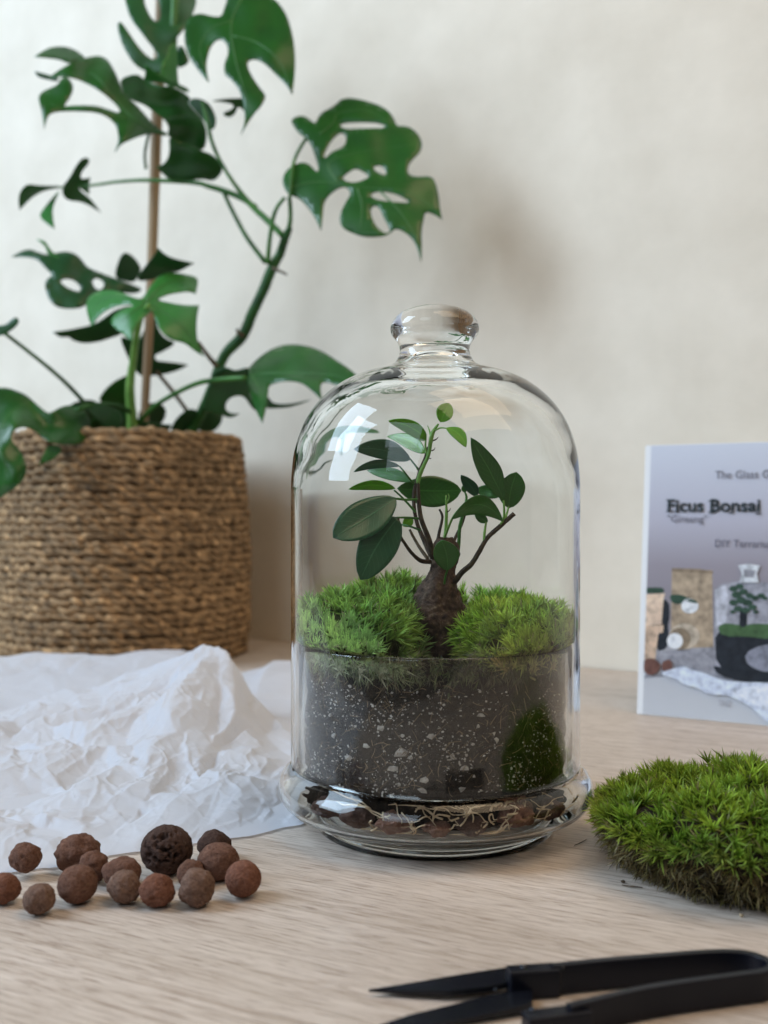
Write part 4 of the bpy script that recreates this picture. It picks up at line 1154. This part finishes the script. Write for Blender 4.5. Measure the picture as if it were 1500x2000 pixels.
def facet_field(cells_u, cells_v, seed, jit=0.48):
    """random heights joined by flat facets: the creases of crumpled paper"""
    r = np.random.default_rng(seed)
    pts = []
    for i in range(-1, cells_u + 2):
        for j in range(-1, cells_v + 2):
            pts.append(Vector(((i + 0.5 + r.uniform(-jit, jit)) / cells_u, (j + 0.5 + r.uniform(-jit, jit)) / cells_v)))
    vco, _, fcs, *_r = delaunay_2d_cdt(pts, [], [], 0, 1e-6)
    h = r.uniform(-1, 1, len(vco))
    A = np.array([v[:] for v in vco])
    out = np.zeros((NU, NV))
    for f in fcs:
        a, b, c = A[f[0]], A[f[1]], A[f[2]]
        lo = np.minimum(np.minimum(a, b), c); hi = np.maximum(np.maximum(a, b), c)
        i0, i1 = max(0, int(math.floor(lo[0] * (NU - 1)))), min(NU - 1, int(math.ceil(hi[0] * (NU - 1))))
        j0, j1 = max(0, int(math.floor(lo[1] * (NV - 1)))), min(NV - 1, int(math.ceil(hi[1] * (NV - 1))))
        if i1 < i0 or j1 < j0: continue
        u = UU[i0:i1 + 1, j0:j1 + 1]; v = VV[i0:i1 + 1, j0:j1 + 1]
        den = (b[1] - c[1]) * (a[0] - c[0]) + (c[0] - b[0]) * (a[1] - c[1])
        if abs(den) < 1e-12: continue
        l1 = ((b[1] - c[1]) * (u - c[0]) + (c[0] - b[0]) * (v - c[1])) / den
        l2 = ((c[1] - a[1]) * (u - c[0]) + (a[0] - c[0]) * (v - c[1])) / den
        l3 = 1 - l1 - l2
        m_ = (l1 >= -1e-6) & (l2 >= -1e-6) & (l3 >= -1e-6)
        val = l1 * h[f[0]] + l2 * h[f[1]] + l3 * h[f[2]]
        out[i0:i1 + 1, j0:j1 + 1][m_] = val[m_]
    return out

crest = 0.93 * np.interp(XX, [-0.50, -0.36, -0.30, -0.245, -0.209, -0.185, -0.168, -0.155, -0.142, -0.131, -0.121, -0.110, -0.09, -0.05],
                  [0.004, 0.006, 0.014, 0.028, 0.042, 0.053, 0.063, 0.069, 0.068, 0.062, 0.048, 0.028, 0.010, 0.003])
CYC = 0.885 + 0.03 * np.sin(XX * 21)
tt = np.clip((YY - 0.575) / (CYC - 0.575), 0, 1)
front = tt ** 1.65
backf = np.clip(1 - (YY - CYC) / 0.055, 0, 1) ** 1.6
hump = crest * np.where(YY < CYC, front, backf)
backsheet = 0.030 * np.clip((YY - 0.93) / 0.13, 0, 1) ** 1.3 * np.clip((-XX - 0.13) / 0.08, 0, 1)
backsheet += 0.018 * np.clip((YY - 0.92) / 0.12, 0, 1) * np.clip((XX + 0.15) / 0.03, 0, 1)
edge = np.minimum(np.clip(VV / 0.16, 0, 1), np.clip(UU / 0.10, 0, 1))
soft = np.clip(0.30 + 0.7 * edge, 0, 1) * np.where(YY > CYC, 0.55, 1.0)
soft = soft * (0.55 + 0.45 * np.clip((CYC - YY) / 0.05, 0, 1))
zz = hump + backsheet
big = facet_field(10, 11, 11); med = facet_field(26, 32, 12); fin = facet_field(60, 72, 13)
big = np.abs(big) * 1.3 - 0.4
med2 = facet_field(20, 24, 14); fin2 = facet_field(46, 54, 15)
crease = 0.0030 * np.exp(-np.abs(med2) / 0.10) + 0.0022 * np.exp(-np.abs(med) / 0.10) + 0.0012 * np.exp(-np.abs(fin2) / 0.16)
patch = np.clip(0.5 + 0.9 * facet_field(7, 8, 19), 0, 1)
th_ = np.arctan2(YY - 0.90, XX + 0.150); rad_ = np.hypot(YY - 0.90, XX + 0.150)
fold = np.abs(((th_ * 2.7 + 0.35 * big + rad_ * 2.0) % 1.0) - 0.5) * 2
fold = 0.009 * (fold - 0.5) * np.clip(rad_ / 0.10, 0, 1) * np.clip((0.36 - rad_) / 0.2, 0, 1) * np.where(YY < CYC, 1, 0.2)
zz = zz + (0.0080 * big + 0.0036 * med2 + 0.0012 * med + 0.0004 * fin + 0.70 * crease * (0.2 + 0.8 * patch) + fold) * soft * 0.95 + 0.0035 * edge
zz = np.where(zz < 0.0012, 0.0012 + 0.02 * (zz - 0.0012), zz)
zz = np.maximum(zz, 0.0007)
near = np.hypot(XX - AX, YY - AY)
zz = np.minimum(zz, np.where(near < 0.097, 0.0045 + np.clip((near - 0.075), 0, 1) * 0.15, 9))
WXY = 0.0020 * facet_field(30, 36, 17) * edge
pv_ = np.stack([XX + WXY, YY + 0.8 * WXY, zz], 2).reshape(-1, 3)
ii, jj = np.meshgrid(np.arange(NU - 1), np.arange(NV - 1), indexing='ij')
b0 = (ii * NV + jj).ravel()
pf = np.stack([b0, b0 + NV, b0 + NV + 1, b0 + 1], 1)
pap = obj('tissue_paper', mesh('tissue_paper', pv_, pf), M_PAPER)
tag(pap, 'crumpled white tissue paper sheet spread on the table left of cloche', 'paper')

# ------------------------------------------------------------------ printed leaflet on the right
LB = Vector((0.2255, 0.920, 0.0005))
LD = Vector((math.cos(math.radians(-28)), math.sin(math.radians(-28)), 0))
LBK = Vector((-LD.y, LD.x, 0))
lean = math.radians(7.4)
LU = Vector((0, 0, 1)) * math.cos(lean) + LBK * math.sin(lean)
LN = LD.cross(LU).normalized()                 # towards the viewer
LH, LW = 0.2425, 0.172
leaflet = thing('standing_leaflet', 'white printed leaflet with a terrarium picture standing open at the right', 'leaflet')

def panel(name, o_, d, u, n_, w_, h_, t, mat):
    vs_ = [o_ + d * a * w_ + u * b * h_ - n_ * c * t for c in (0, 1) for b in (0, 1) for a in (0, 1)]
    me = mesh(name, vs_, [(0, 1, 3, 2), (4, 6, 7, 5), (0, 4, 5, 1), (2, 3, 7, 6), (0, 2, 6, 4), (1, 5, 7, 3)], False)
    fix_normals(me)
    return obj(name, me, mat, leaflet)
def front_mat():
    m, nt, b = newmat('leaflet_print')
    at = N(nt, 'ShaderNodeTexCoord')
    sp_ = N(nt, 'ShaderNodeSeparateXYZ'); nt.links.new(at.outputs['Object'], sp_.inputs[0])
    mr = N(nt, 'ShaderNodeMapRange'); mr.inputs[1].default_value = 0.0; mr.inputs[2].default_value = 0.24
    nt.links.new(sp_.outputs[2], mr.inputs[0])
    c = ramp(nt, mr.outputs[0], [(0.0, (0.56, 0.58, 0.62)), (0.16, (0.50, 0.51, 0.55)), (0.34, (0.24, 0.22, 0.25)), (0.55, (0.30, 0.27, 0.31)), (0.72, (0.46, 0.45, 0.53)), (1.0, (0.60, 0.63, 0.72))])
    nt.links.new(c.outputs[0], b.inputs['Base Color'])
    b.inputs['Roughness'].default_value = 0.4
    return m
M_CARD = mat_plain('white_card', (0.82, 0.83, 0.85), 0.5, 0.4)
fp = panel('front_page', LB, LD, LU, LN, LW, LH, 0.0012, M_CARD)
bd = Matrix.Rotation(math.radians(58), 3, 'Z') @ LD
bk = Matrix.Rotation(math.radians(58), 3, 'Z') @ LN
panel('back_page', LB - LN * 0.0018, bd, LU, bk, LW, LH, 0.0012, M_CARD)

def luv(px, py):
    """leaflet-plane point under a photo pixel"""
    o_ = Vector((0, 0, CAMH)); d = P(px, py, 1.0) - o_
    t = (LB - o_).dot(LN) / d.dot(LN)
    q = o_ + d * t - LB
    return q.dot(LD), q.dot(LU)
def lpt(u, v, lift): return LB + LD * u + LU * v + LN * lift
PRC = [0]
def pr(name, pts, mat, smooth=0, lift=None, closed_px=True):
    PRC[0] += 1
    lift = 0.00010 + 0.00004 * PRC[0] if lift is None else lift
    pl = list(pts)
    for _ in range(smooth): pl = chaikin(pl)
    uvp = [luv(p[0], p[1]) if closed_px else p[:2] for p in pl]
    uvp = [(min(max(u, 0.0046), LW - 0.0005), min(max(v, 0.0006), LH - 0.0006)) for u, v in uvp]
    lp2 = []
    for p in uvp:
        if not lp2 or math.hypot(p[0] - lp2[-1][0], p[1] - lp2[-1][1]) > 1e-5: lp2.append(p)
    vco, _, fcs, *_r = delaunay_2d_cdt([Vector(p) for p in lp2], [(i, (i + 1) % len(lp2)) for i in range(len(lp2))], [], 1, 1e-7)
    me = mesh(name, [lpt(v.x, v.y, lift) for v in vco], [tuple(f) for f in fcs], False)
    return obj(name, me, mat, fp)
M_BGP = front_mat()
pr('printed_background', [(0.0046, 0.0006), (LW, 0.0006), (LW, LH), (0.0046, LH)], M_BGP, closed_px=False)
pm = lambda n_, c, r=0.45: mat_noise('print_' + n_, [(0.3, tuple(x * 0.55 for x in c)), (0.5, c), (0.72, tuple(min(0.9, x * 1.35) for x in c))], 150, r, bstr=0.0, detail=6)
K_BAG, K_BAGD, K_TERR, K_TERR2, K_DARK, K_GREEN, K_WHITE, K_BLUE, K_GREY, K_BROWN, K_SAND = (
    pm('kraft', (0.40, 0.31, 0.22)), pm('kraft_dark', (0.25, 0.19, 0.13)), pm('terracotta', (0.62, 0.45, 0.33)), pm('terracotta_light', (0.72, 0.54, 0.41)), pm('dark', (0.018, 0.022, 0.03)),
    pm('green', (0.035, 0.075, 0.05)), pm('white', (0.74, 0.76, 0.80)), pm('cloth', (0.60, 0.66, 0.80)), pm('grey', (0.30, 0.30, 0.34)), pm('brown', (0.16, 0.075, 0.06)), pm('sand', (0.50, 0.42, 0.33)))
Z6 = lambda pts: [((p[0] / 3.3333 + 1100, p[1] / 3.3333 + 850) + tuple(p[2:])) for p in pts]
pr('printed_table', Z6([(505, 1580), (620, 1410), (980, 1380), (1500, 1420), (1900, 1440), (1900, 1700), (1500, 1640), (1000, 1600), (700, 1570)]), K_GREY, 0)
pr('printed_bag', Z6([(708, 865), (970, 880), (978, 1380), (700, 1390)]), K_BAG)
pr('printed_bag_top', Z6([(708, 865), (880, 870), (975, 885), (975, 900), (708, 890)]), K_BAGD)
pr('printed_dark_gap', Z6([(625, 1060), (690, 1080), (695, 1180), (680, 1240), (690, 1290), (680, 1390), (600, 1410), (600, 1200)]), K_DARK, 1)
pr('printed_pot', Z6([(520, 1035), (665, 1030), (655, 1060), (640, 1230), (512, 1240)]), K_TERR2)
pr('printed_pot', Z6([(512, 1240), (655, 1235), (650, 1285), (620, 1290), (600, 1460), (505, 1470)]), K_TERR)
pr('printed_pot_plants', Z6([(525, 995), (600, 990), (655, 995), (660, 1030), (525, 1032)]), K_GREEN, 1)
pr('printed_sprig', Z6([(690, 1040), (750, 1035), (800, 1050), (860, 1075), (880, 1095), (820, 1085), (760, 1100), (710, 1095)]), K_GREEN, 1)
def disc(cx, cy, rx, ry, k=24): return [(cx + rx * math.cos(2 * math.pi * i / k), cy + ry * math.sin(2 * math.pi * i / k)) for i in range(k)]
pr('printed_sticker', Z6(disc(825, 1112, 56, 48)), K_WHITE)
pr('printed_sticker_leaf', Z6([(790, 1075), (850, 1065), (885, 1095), (840, 1092)]), K_GREEN, 1)
pr('printed_string_ball', Z6(disc(790, 1310, 100, 85)), K_SAND)
pr('printed_string_ball', Z6(disc(760, 1325, 72, 72)), K_BAGD)
pr('printed_tag', Z6(disc(728, 1340, 52, 52)), K_WHITE)
pr('printed_jar', Z6([(985, 1010), (1030, 970), (1150, 950), (1330, 960), (1480, 1000), (1510, 1060), (1510, 1540), (1500, 1590), (1200, 1590), (990, 1540), (985, 1300)]), pm('jar', (0.33, 0.33, 0.38)))
pr('printed_jar_shine', Z6([(990, 1010), (1060, 975), (1080, 1060), (1060, 1220), (1000, 1240)]), pm('jar_shine', (0.52, 0.53, 0.60)))
pr('printed_jar_soil', Z6([(985, 1250), (1180, 1270), (1300, 1260), (1510, 1240), (1510, 1540), (1480, 1600), (1200, 1580), (1000, 1530)]), K_DARK, 1)
pr('printed_pebbles', Z6([(1180, 1420), (1300, 1360), (1420, 1370), (1500, 1400), (1500, 1530), (1330, 1550), (1200, 1500)]), pm('pebbles', (0.24, 0.25, 0.31)), 1)
pr('printed_moss', Z6([(1000, 1250), (1060, 1220), (1170, 1240), (1250, 1225), (1330, 1230), (1510, 1240), (1510, 1310), (1350, 1330), (1200, 1310), (1040, 1310)]), pm('moss', (0.06, 0.12, 0.05)), 1)
pr('printed_tree', Z6([(1150, 1130), (1190, 1120), (1200, 1180), (1195, 1250), (1145, 1250), (1150, 1180)]), K_DARK, 1)
for (qx, qy, qr) in [(1110, 1000, 26), (1150, 985, 24), (1130, 1040, 30), (1175, 1020, 26), (1215, 1045, 24), (1160, 1075, 30), (1110, 1090, 26), (1200, 1090, 30), (1250, 1060, 22), (1290, 1045, 22),
                     (1315, 1062, 16), (1140, 1130, 26), (1190, 1140, 26), (1235, 1120, 24), (1255, 1150, 16), (1105, 1150, 16)]:
    pr('printed_foliage', Z6(disc(qx, qy, qr * 1.15, qr * 0.75, 10)), K_GREEN)
pr('printed_knob', Z6([(1140, 850), (1200, 838), (1285, 850), (1262, 900), (1275, 960), (1150, 960), (1165, 900)]), pm('knob', (0.62, 0.65, 0.70)))
pr('printed_knob_shade', Z6([(1175, 875), (1255, 880), (1240, 930), (1185, 925)]), K_GREY)
pr('printed_clay', Z6([(520, 1470), (560, 1450), (610, 1460), (640, 1500), (610, 1550), (560, 1565), (520, 1530)]), K_BROWN, 1)
pr('printed_clay', Z6([(640, 1480), (690, 1455), (715, 1480), (705, 1540), (650, 1545)]), K_BROWN, 1)
pr('printed_saucer', Z6([(975, 1500), (1010, 1560), (1150, 1600), (1330, 1610), (1500, 1600), (1500, 1560), (1200, 1560), (1030, 1510)]), K_DARK, 1)
pr('printed_cloth', Z6([(620, 1550), (720, 1520), (780, 1500), (850, 1530), (920, 1545), (1020, 1590), (1120, 1605), (1330, 1610), (1900, 1640), (1900, 2050), (1500, 1960), (1330, 1870), (1250, 1790), (1180, 1740),
                        (1060, 1690), (950, 1690), (870, 1640), (800, 1630), (740, 1590)]), K_BLUE, 1)
pr('printed_cloth_fold', Z6([(1070, 1680), (1200, 1640), (1330, 1620), (1500, 1640), (1500, 1900), (1330, 1790), (1200, 1730)]), pm('cloth_light', (0.70, 0.75, 0.86)), 1)

def ltext(name, s, px0, px1, py, hpx, mat, bold=0.0, spacing=1.0):
    cu = bpy.data.curves.new(name, 'FONT')
    cu.body = s; cu.size = 1.0; cu.offset = bold; cu.space_character = spacing
    to = bpy.data.objects.new(name, cu)
    COL.objects.link(to)
    dg = bpy.context.evaluated_depsgraph_get()
    me = bpy.data.meshes.new_from_object(to.evaluated_get(dg))
    bpy.data.objects.remove(to)
    xs = [v.co.x for v in me.vertices]
    x0, x1 = min(xs), max(xs)
    hcap = max(v.co.y for v in me.vertices)
    u0, v0 = luv(px0, py); u1, _ = luv(px1, py)
    _, vt = luv((px0 + px1) / 2, py - hpx); _, vb = luv((px0 + px1) / 2, py)
    sx, sy = (u1 - u0) / (x1 - x0), (vt - vb) / hcap
    PRC[0] += 1
    for v in me.vertices:
        v.co = lpt(u0 + (v.co.x - x0) * sx, v0 + v.co.y * sy, 0.0011 + 0.00004 * PRC[0] * 0.1)
    me.materials.clear()
    return obj(name, me, mat, fp)
INK = pm('ink', (0.02, 0.03, 0.035)); INKG = pm('ink_grey', (0.13, 0.13, 0.17)); INKL = pm('ink_light', (0.40, 0.41, 0.46))
ltext('lettering', 'The Glass G', 1397, 1503, 935, 15, INKG, 0.0)
ltext('lettering', 'Ficus Bonsai', 1304, 1485, 999, 24, INK, 0.028)
ltext('lettering', '"Ginseng"', 1304, 1381, 1020, 14, INKG, 0.0)
ltext('lettering', 'DIY Terrarium', 1397, 1515, 1068, 14, INKG, 0.0)
ltext('lettering', 'THE', 1402, 1428, 1378, 12, INKL, 0.0)
# slab feet that make the title read as a bold serif
for (a, b, y) in [(1302, 1316, 999), (1302, 1316, 977), (1317, 1328, 999.5), (1384, 1398, 1001), (1384, 1398, 979), (1424, 1433, 1002), (1476, 1487, 1003.5)]:
    pr('lettering_serif', [(a, y - 1.3), (b, y - 1.3), (b, y + 1.3), (a, y + 1.3)], INK, lift=0.00135)

# ------------------------------------------------------------------ loose moss slab on the table
MX, MY = 0.1950, 0.532
slab = thing('moss_slab', 'loose slab of green moss with brown roots lying on the table', 'moss')
def outline(a):
    v = Vector((math.cos(a) * 1.6, math.sin(a) * 1.6, 3.3))
    k = 1 + 0.13 * noise.fractal(v, 1, 2, 3)
    return 0.086 * k, 0.080 * k
def slab_surf(a, s):
    """s 0..1 across the top, 1..1.6 down the side"""
    rx, ry = outline(a)
    if s <= 1:
        r = s; z = 0.0425 - 0.0150 * s ** 2.4
        z += 0.0085 * noise.fractal(Vector((math.cos(a) * s * 3.2, math.sin(a) * s * 3.2, 9.1)), 1, 2, 3)
        z += 0.007 * max(0, -math.sin(a)) * s * (1 - s) - 0.014 * max(0, math.sin(a)) * s
    else:
        t = (s - 1) / 0.6
        zt = 0.0275 + 0.0085 * noise.fractal(Vector((math.cos(a) * 3.2, math.sin(a) * 3.2, 9.1)), 1, 2, 3) - 0.014 * max(0, math.sin(a))
        r = 1 + 0.03 * math.sin(t * 3) - 0.20 * t ** 1.5 + 0.03 * noise.noise(Vector((math.cos(a) * 5, math.sin(a) * 5, t * 2)))
        z = zt * (1 - t)
    return Vector((MX + rx * r * math.cos(a), MY + ry * r * math.sin(a), max(0.0006, z)))
na, nsn = 96, 30
sv, sf = [], []
for j in range(nsn):
    s = 0.02 + (1.6 - 0.02) * j / (nsn - 1)
    for i in range(na):
        q = slab_surf(2 * math.pi * i / na, s)
        cc_ = Vector((MX, MY, 0.012))
        q = cc_ + (q - cc_) * (0.95 if s > 0.3 else 0.97)
        q.z = max(0.0005, q.z - 0.0015)
        sv.append(q)
for j in range(nsn - 1):
    for i in range(na):
        sf.append((j * na + i, j * na + (i + 1) % na, (j + 1) * na + (i + 1) % na, (j + 1) * na + i))
sf.append(tuple(range(na))); sf.append(tuple((nsn - 1) * na + i for i in range(na)))
obj('root_mat', mesh('root_mat', sv, sf), mat_noise('moss_slab_roots', [(0.3, (0.012, 0.009, 0.006)), (0.6, (0.05, 0.036, 0.020)), (0.8, (0.12, 0.09, 0.05))], 260, 0.95, 320, 1.0, 0.003), slab)
def slab_points(n, smin, smax, seed):
    r = np.random.default_rng(seed)
    Pp, Nn, S = [], [], []
    while len(Pp) < n:
        a = r.uniform(0, 2 * math.pi)
        s = math.sqrt(r.random()) if smax <= 1.0 else r.uniform(smin, smax)
        if not (smin <= s <= smax): continue
        q = slab_surf(a, s)
        e = 0.01
        t1 = slab_surf(a + e, s) - q; t2 = slab_surf(a, s + e) - q
        nn_ = t2.cross(t1); 
        if nn_.length < 1e-12: continue
        nn_.normalize()
        if nn_.dot(q - Vector((MX, MY, 0.0))) < 0: nn_ = -nn_
        Pp.append(q[:]); Nn.append(nn_[:]); S.append(s)
    return np.array(Pp), np.array(Nn), np.array(S)
def clamp_table(V):
    V = V.copy(); V[:, 2] = np.maximum(V[:, 2], 0.0006)
    x, y = V[:, 0] - AX, V[:, 1] - AY
    r = np.hypot(x, y); f = np.where(r < 0.0912, 0.0912 / np.maximum(r, 1e-6), 1)
    V[:, 0] = AX + x * f; V[:, 1] = AY + y * f
    return V
p, nn, s = slab_points(1500, 0.0, 1.0, 31)
p2, n2, s2 = slab_points(380, 1.0, 1.12, 32)
p = np.concatenate([p, p2]); nn = np.concatenate([nn, n2]); s = np.concatenate([s, s2])
r4 = np.random.default_rng(33)
nn = nn + np.array([0, -0.12, 0.75]) + 0.25 * r4.standard_normal(nn.shape); nn /= np.linalg.norm(nn, axis=1, keepdims=True)
pat = np.array([noise.noise(Vector(q) * 40) for q in p])
st = np.clip((s - 1.0) / 0.22, 0, 0.9) * r4.uniform(0.3, 1.1, len(s))
st = np.clip(st + 0.30 * np.clip(pat - 0.25, 0, 1), 0, 0.95)
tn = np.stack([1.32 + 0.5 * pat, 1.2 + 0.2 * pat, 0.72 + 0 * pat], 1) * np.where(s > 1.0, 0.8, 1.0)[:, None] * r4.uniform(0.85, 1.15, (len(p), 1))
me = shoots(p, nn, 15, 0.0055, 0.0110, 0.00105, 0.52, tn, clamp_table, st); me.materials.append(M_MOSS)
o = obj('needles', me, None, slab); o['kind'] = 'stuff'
# brown roots and dead stems round the lower side
p, nn, s = slab_points(2400, 1.10, 1.60, 41)
nn = nn + 0.8 * r4.standard_normal(nn.shape) + np.array([0, 0, -0.35]); nn /= np.linalg.norm(nn, axis=1, keepdims=True)
tn = np.ones((len(p), 3)) * np.array([0.95, 0.78, 0.60]) * r4.uniform(0.2, 1.2, (len(p), 1))
me = shoots(p, nn, 5, 0.003, 0.0090, 0.00060, 0.8, tn, clamp_table, np.clip(r4.normal(0.9, 0.15, len(p)), 0, 1)); me.materials.append(M_MOSS)
o = obj('dead_stems', me, None, slab); o['kind'] = 'stuff'
# crumbs and twigs fallen off the slab
cr = []
M_CRUMB = mat_noise('crumbs', [(0.3, (0.04, 0.03, 0.02)), (0.7, (0.16, 0.11, 0.07))], 300, 0.9)
for k, (px, py, ex, ey, wd, lab) in enumerate([(1122, 1652, 1146, 1640, 1.2, 'thin bent twig poking out left of the loose moss'), (1215, 1730, 1255, 1735, 1.6, 'short brown twig lying in front of loose moss')]):
    Y1, Y2 = CAMH * F / (py - 1000) - 0.0, CAMH * F / (ey - 1000)
    a_, b_ = P(px, py, Y1), P(ex, ey, Y2)
    mid = (a_ + b_) / 2 + Vector((0, -0.002, 0.0006))
    rr = wd * 0.5 / F
    for q in (a_, b_): q.z = rr
    mid.z = rr + 0.0006
    tw_ = obj('twig', tube('twig', smooth_path([a_, mid, b_], 4), [rr * .6, rr, rr * .5], 6), M_CRUMB if k != 3 else M_ROOT)
    tag(tw_, lab, 'twig', 'bits fallen from the moss')
for (px, py, r, lab) in [(1448, 1788, 3.2, 'tiny pale crumb in front of loose moss'), (1217, 1722, 3.0, 'tiny dark soil crumb left of the short twig')]:
    Y = CAMH * F / (py - 1000 + r)
    o = obj('crumb', clay_mesh(r * Y / F, px, sx=1.5, lump=0.3, subdiv=2), M_ROOT if px == 1448 else M_CRUMB)
    o.location = ((px - CX) * Y / F, Y, 0)
    tag(o, lab, 'crumb', 'bits fallen from the moss')

# ------------------------------------------------------------------ black thread snips in the foreground
sn = thing('thread_snips', 'black spring thread snips lying open at the front right edge', 'snips')
def prism(name, left, right, z0, z1, mat, bev=0.0006, par=sn):
    """flat bar between two edge polylines (lists of x, y); z0/z1 may be per-station lists"""
    n = len(left)
    z0 = z0 if isinstance(z0, (list, tuple)) else [z0] * n
    z1 = z1 if isinstance(z1, (list, tuple)) else [z1] * n
    V = []
    for i in range(n):
        V += [(left[i][0], left[i][1], z0[i]), (right[i][0], right[i][1], z0[i]), (right[i][0], right[i][1], z1[i]), (left[i][0], left[i][1], z1[i])]
    Fc = [(0, 1, 2, 3), tuple(4 * (n - 1) + k for k in (3, 2, 1, 0))]
    for i in range(n - 1):
        for k in range(4):
            k2 = (k + 1) % 4
            Fc.append((4 * i + k, 4 * (i + 1) + k, 4 * (i + 1) + k2, 4 * i + k2))
    me = mesh(name, V, Fc, False)
    fix_normals(me)
    o = obj(name, me, mat, par)
    if bev:
        b = o.modifiers.new('bevel', 'BEVEL'); b.width = bev; b.segments = 2; b.limit_method = 'ANGLE'
    return o
def offset_path(path, wid):
    L_, R_ = [], []
    for i, p in enumerate(path):
        a_, b_ = Vector(path[max(0, i - 1)]), Vector(path[min(len(path) - 1, i + 1)])
        t = (b_ - a_).normalized(); n_ = Vector((-t.y, t.x))
        w_ = wid[i] if isinstance(wid, list) else wid
        L_.append((p[0] + n_.x * w_ / 2, p[1] + n_.y * w_ / 2)); R_.append((p[0] - n_.x * w_ / 2, p[1] - n_.y * w_ / 2))
    return L_, R_
def TB(px, py, z=0.0):
    Y = (CAMH - z) * F / (py - 1000); return ((px - CX) * Y / F, Y)
# spring bow: arm - bend - arm, one continuous bar standing on edge
ZT = 0.0115
armp = [TB(1075, 1884, ZT), TB(1180, 1873, ZT), TB(1300, 1863, ZT), TB(1400, 1856, ZT), TB(1455, 1858, ZT), TB(1490, 1868, ZT), TB(1506, 1880, ZT), TB(1494, 1893, ZT), TB(1440, 1901, ZT), TB(1336, 1915, ZT), TB(1250, 1929, ZT), TB(1150, 1952, ZT), TB(1110, 1962, ZT)]
armp = [(p.x, p.y) for p in smooth_path([(a_, b_, 0) for a_, b_ in armp], 5)]
l_, r_ = offset_path(armp, 0.0034)
prism('spring_handle', l_, r_, 0.0006, ZT, M_BLACK, 0.0005)
# grips holding the blades
def grip(a_, b_, w_, z0, z1, name='grip'):
    l2, r2 = offset_path([a_, ((a_[0] + b_[0]) / 2, (a_[1] + b_[1]) / 2), b_], w_)
    return prism(name, l2, r2, z0, z1, M_BLACK, 0.0007)
g1 = grip(TB(992, 1892, 0.0108), TB(1090, 1886, 0.0108), 0.0072, 0.0005, 0.0108)
g2 = grip(TB(1025, 1982, 0.0095), TB(1150, 1966, 0.0095), 0.0075, 0.0005, 0.0095)
tip1, root1 = TB(720, 1946), TB(1000, 1926)
bl = [tip1, TB(800, 1936), TB(880, 1927), TB(950, 1921), TB(1005, 1918)]
br = [tip1, TB(800, 1952), TB(880, 1957), TB(950, 1955), TB(1005, 1948)]
bl[0] = (tip1[0], tip1[1] + 0.0002); br[0] = (tip1[0], tip1[1] - 0.0002)
prism('blade', bl, br, [0.0016, 0.0014, 0.0020, 0.003, 0.004], [0.0026, 0.0032, 0.0042, 0.0052, 0.0062], M_BLADE, 0.0002)
t2 = TB(740, 2012)
bl = [(t2[0], t2[1] + 0.0002), TB(800, 1992), TB(880, 1976), TB(960, 1960), TB(1040, 1952)]
br = [(t2[0], t2[1] - 0.0002), TB(800, 2016), TB(880, 2010), TB(960, 1998), TB(1040, 1984)]
prism('blade', bl, br, [0.0010, 0.0008, 0.0010, 0.0016, 0.0020], [0.0018, 0.0020, 0.0026, 0.0034, 0.0044], M_BLADE, 0.0002)
M_RIV = mat_plain('rivet_steel', (0.05, 0.055, 0.065), 0.25, 0.5, 0.9)
for (px, py, z, r) in [(1022, 1889, 0.0108, 0.0014), (1097, 1889, 0.0105, 0.0012), (1040, 1972, 0.0095, 0.0012), (1118, 1968, 0.0095, 0.0012), (968, 1934, 0.0056, 0.0006)]:
    x, y = TB(px, py, z)
    o = obj('rivet', lathe('rivet', [(0, -0.0005), (r, -0.0005), (r, 0.0003), (r * .6, 0.0007), (0, 0.0008)], 20), M_RIV, sn)
    o.location = (x, y, z)
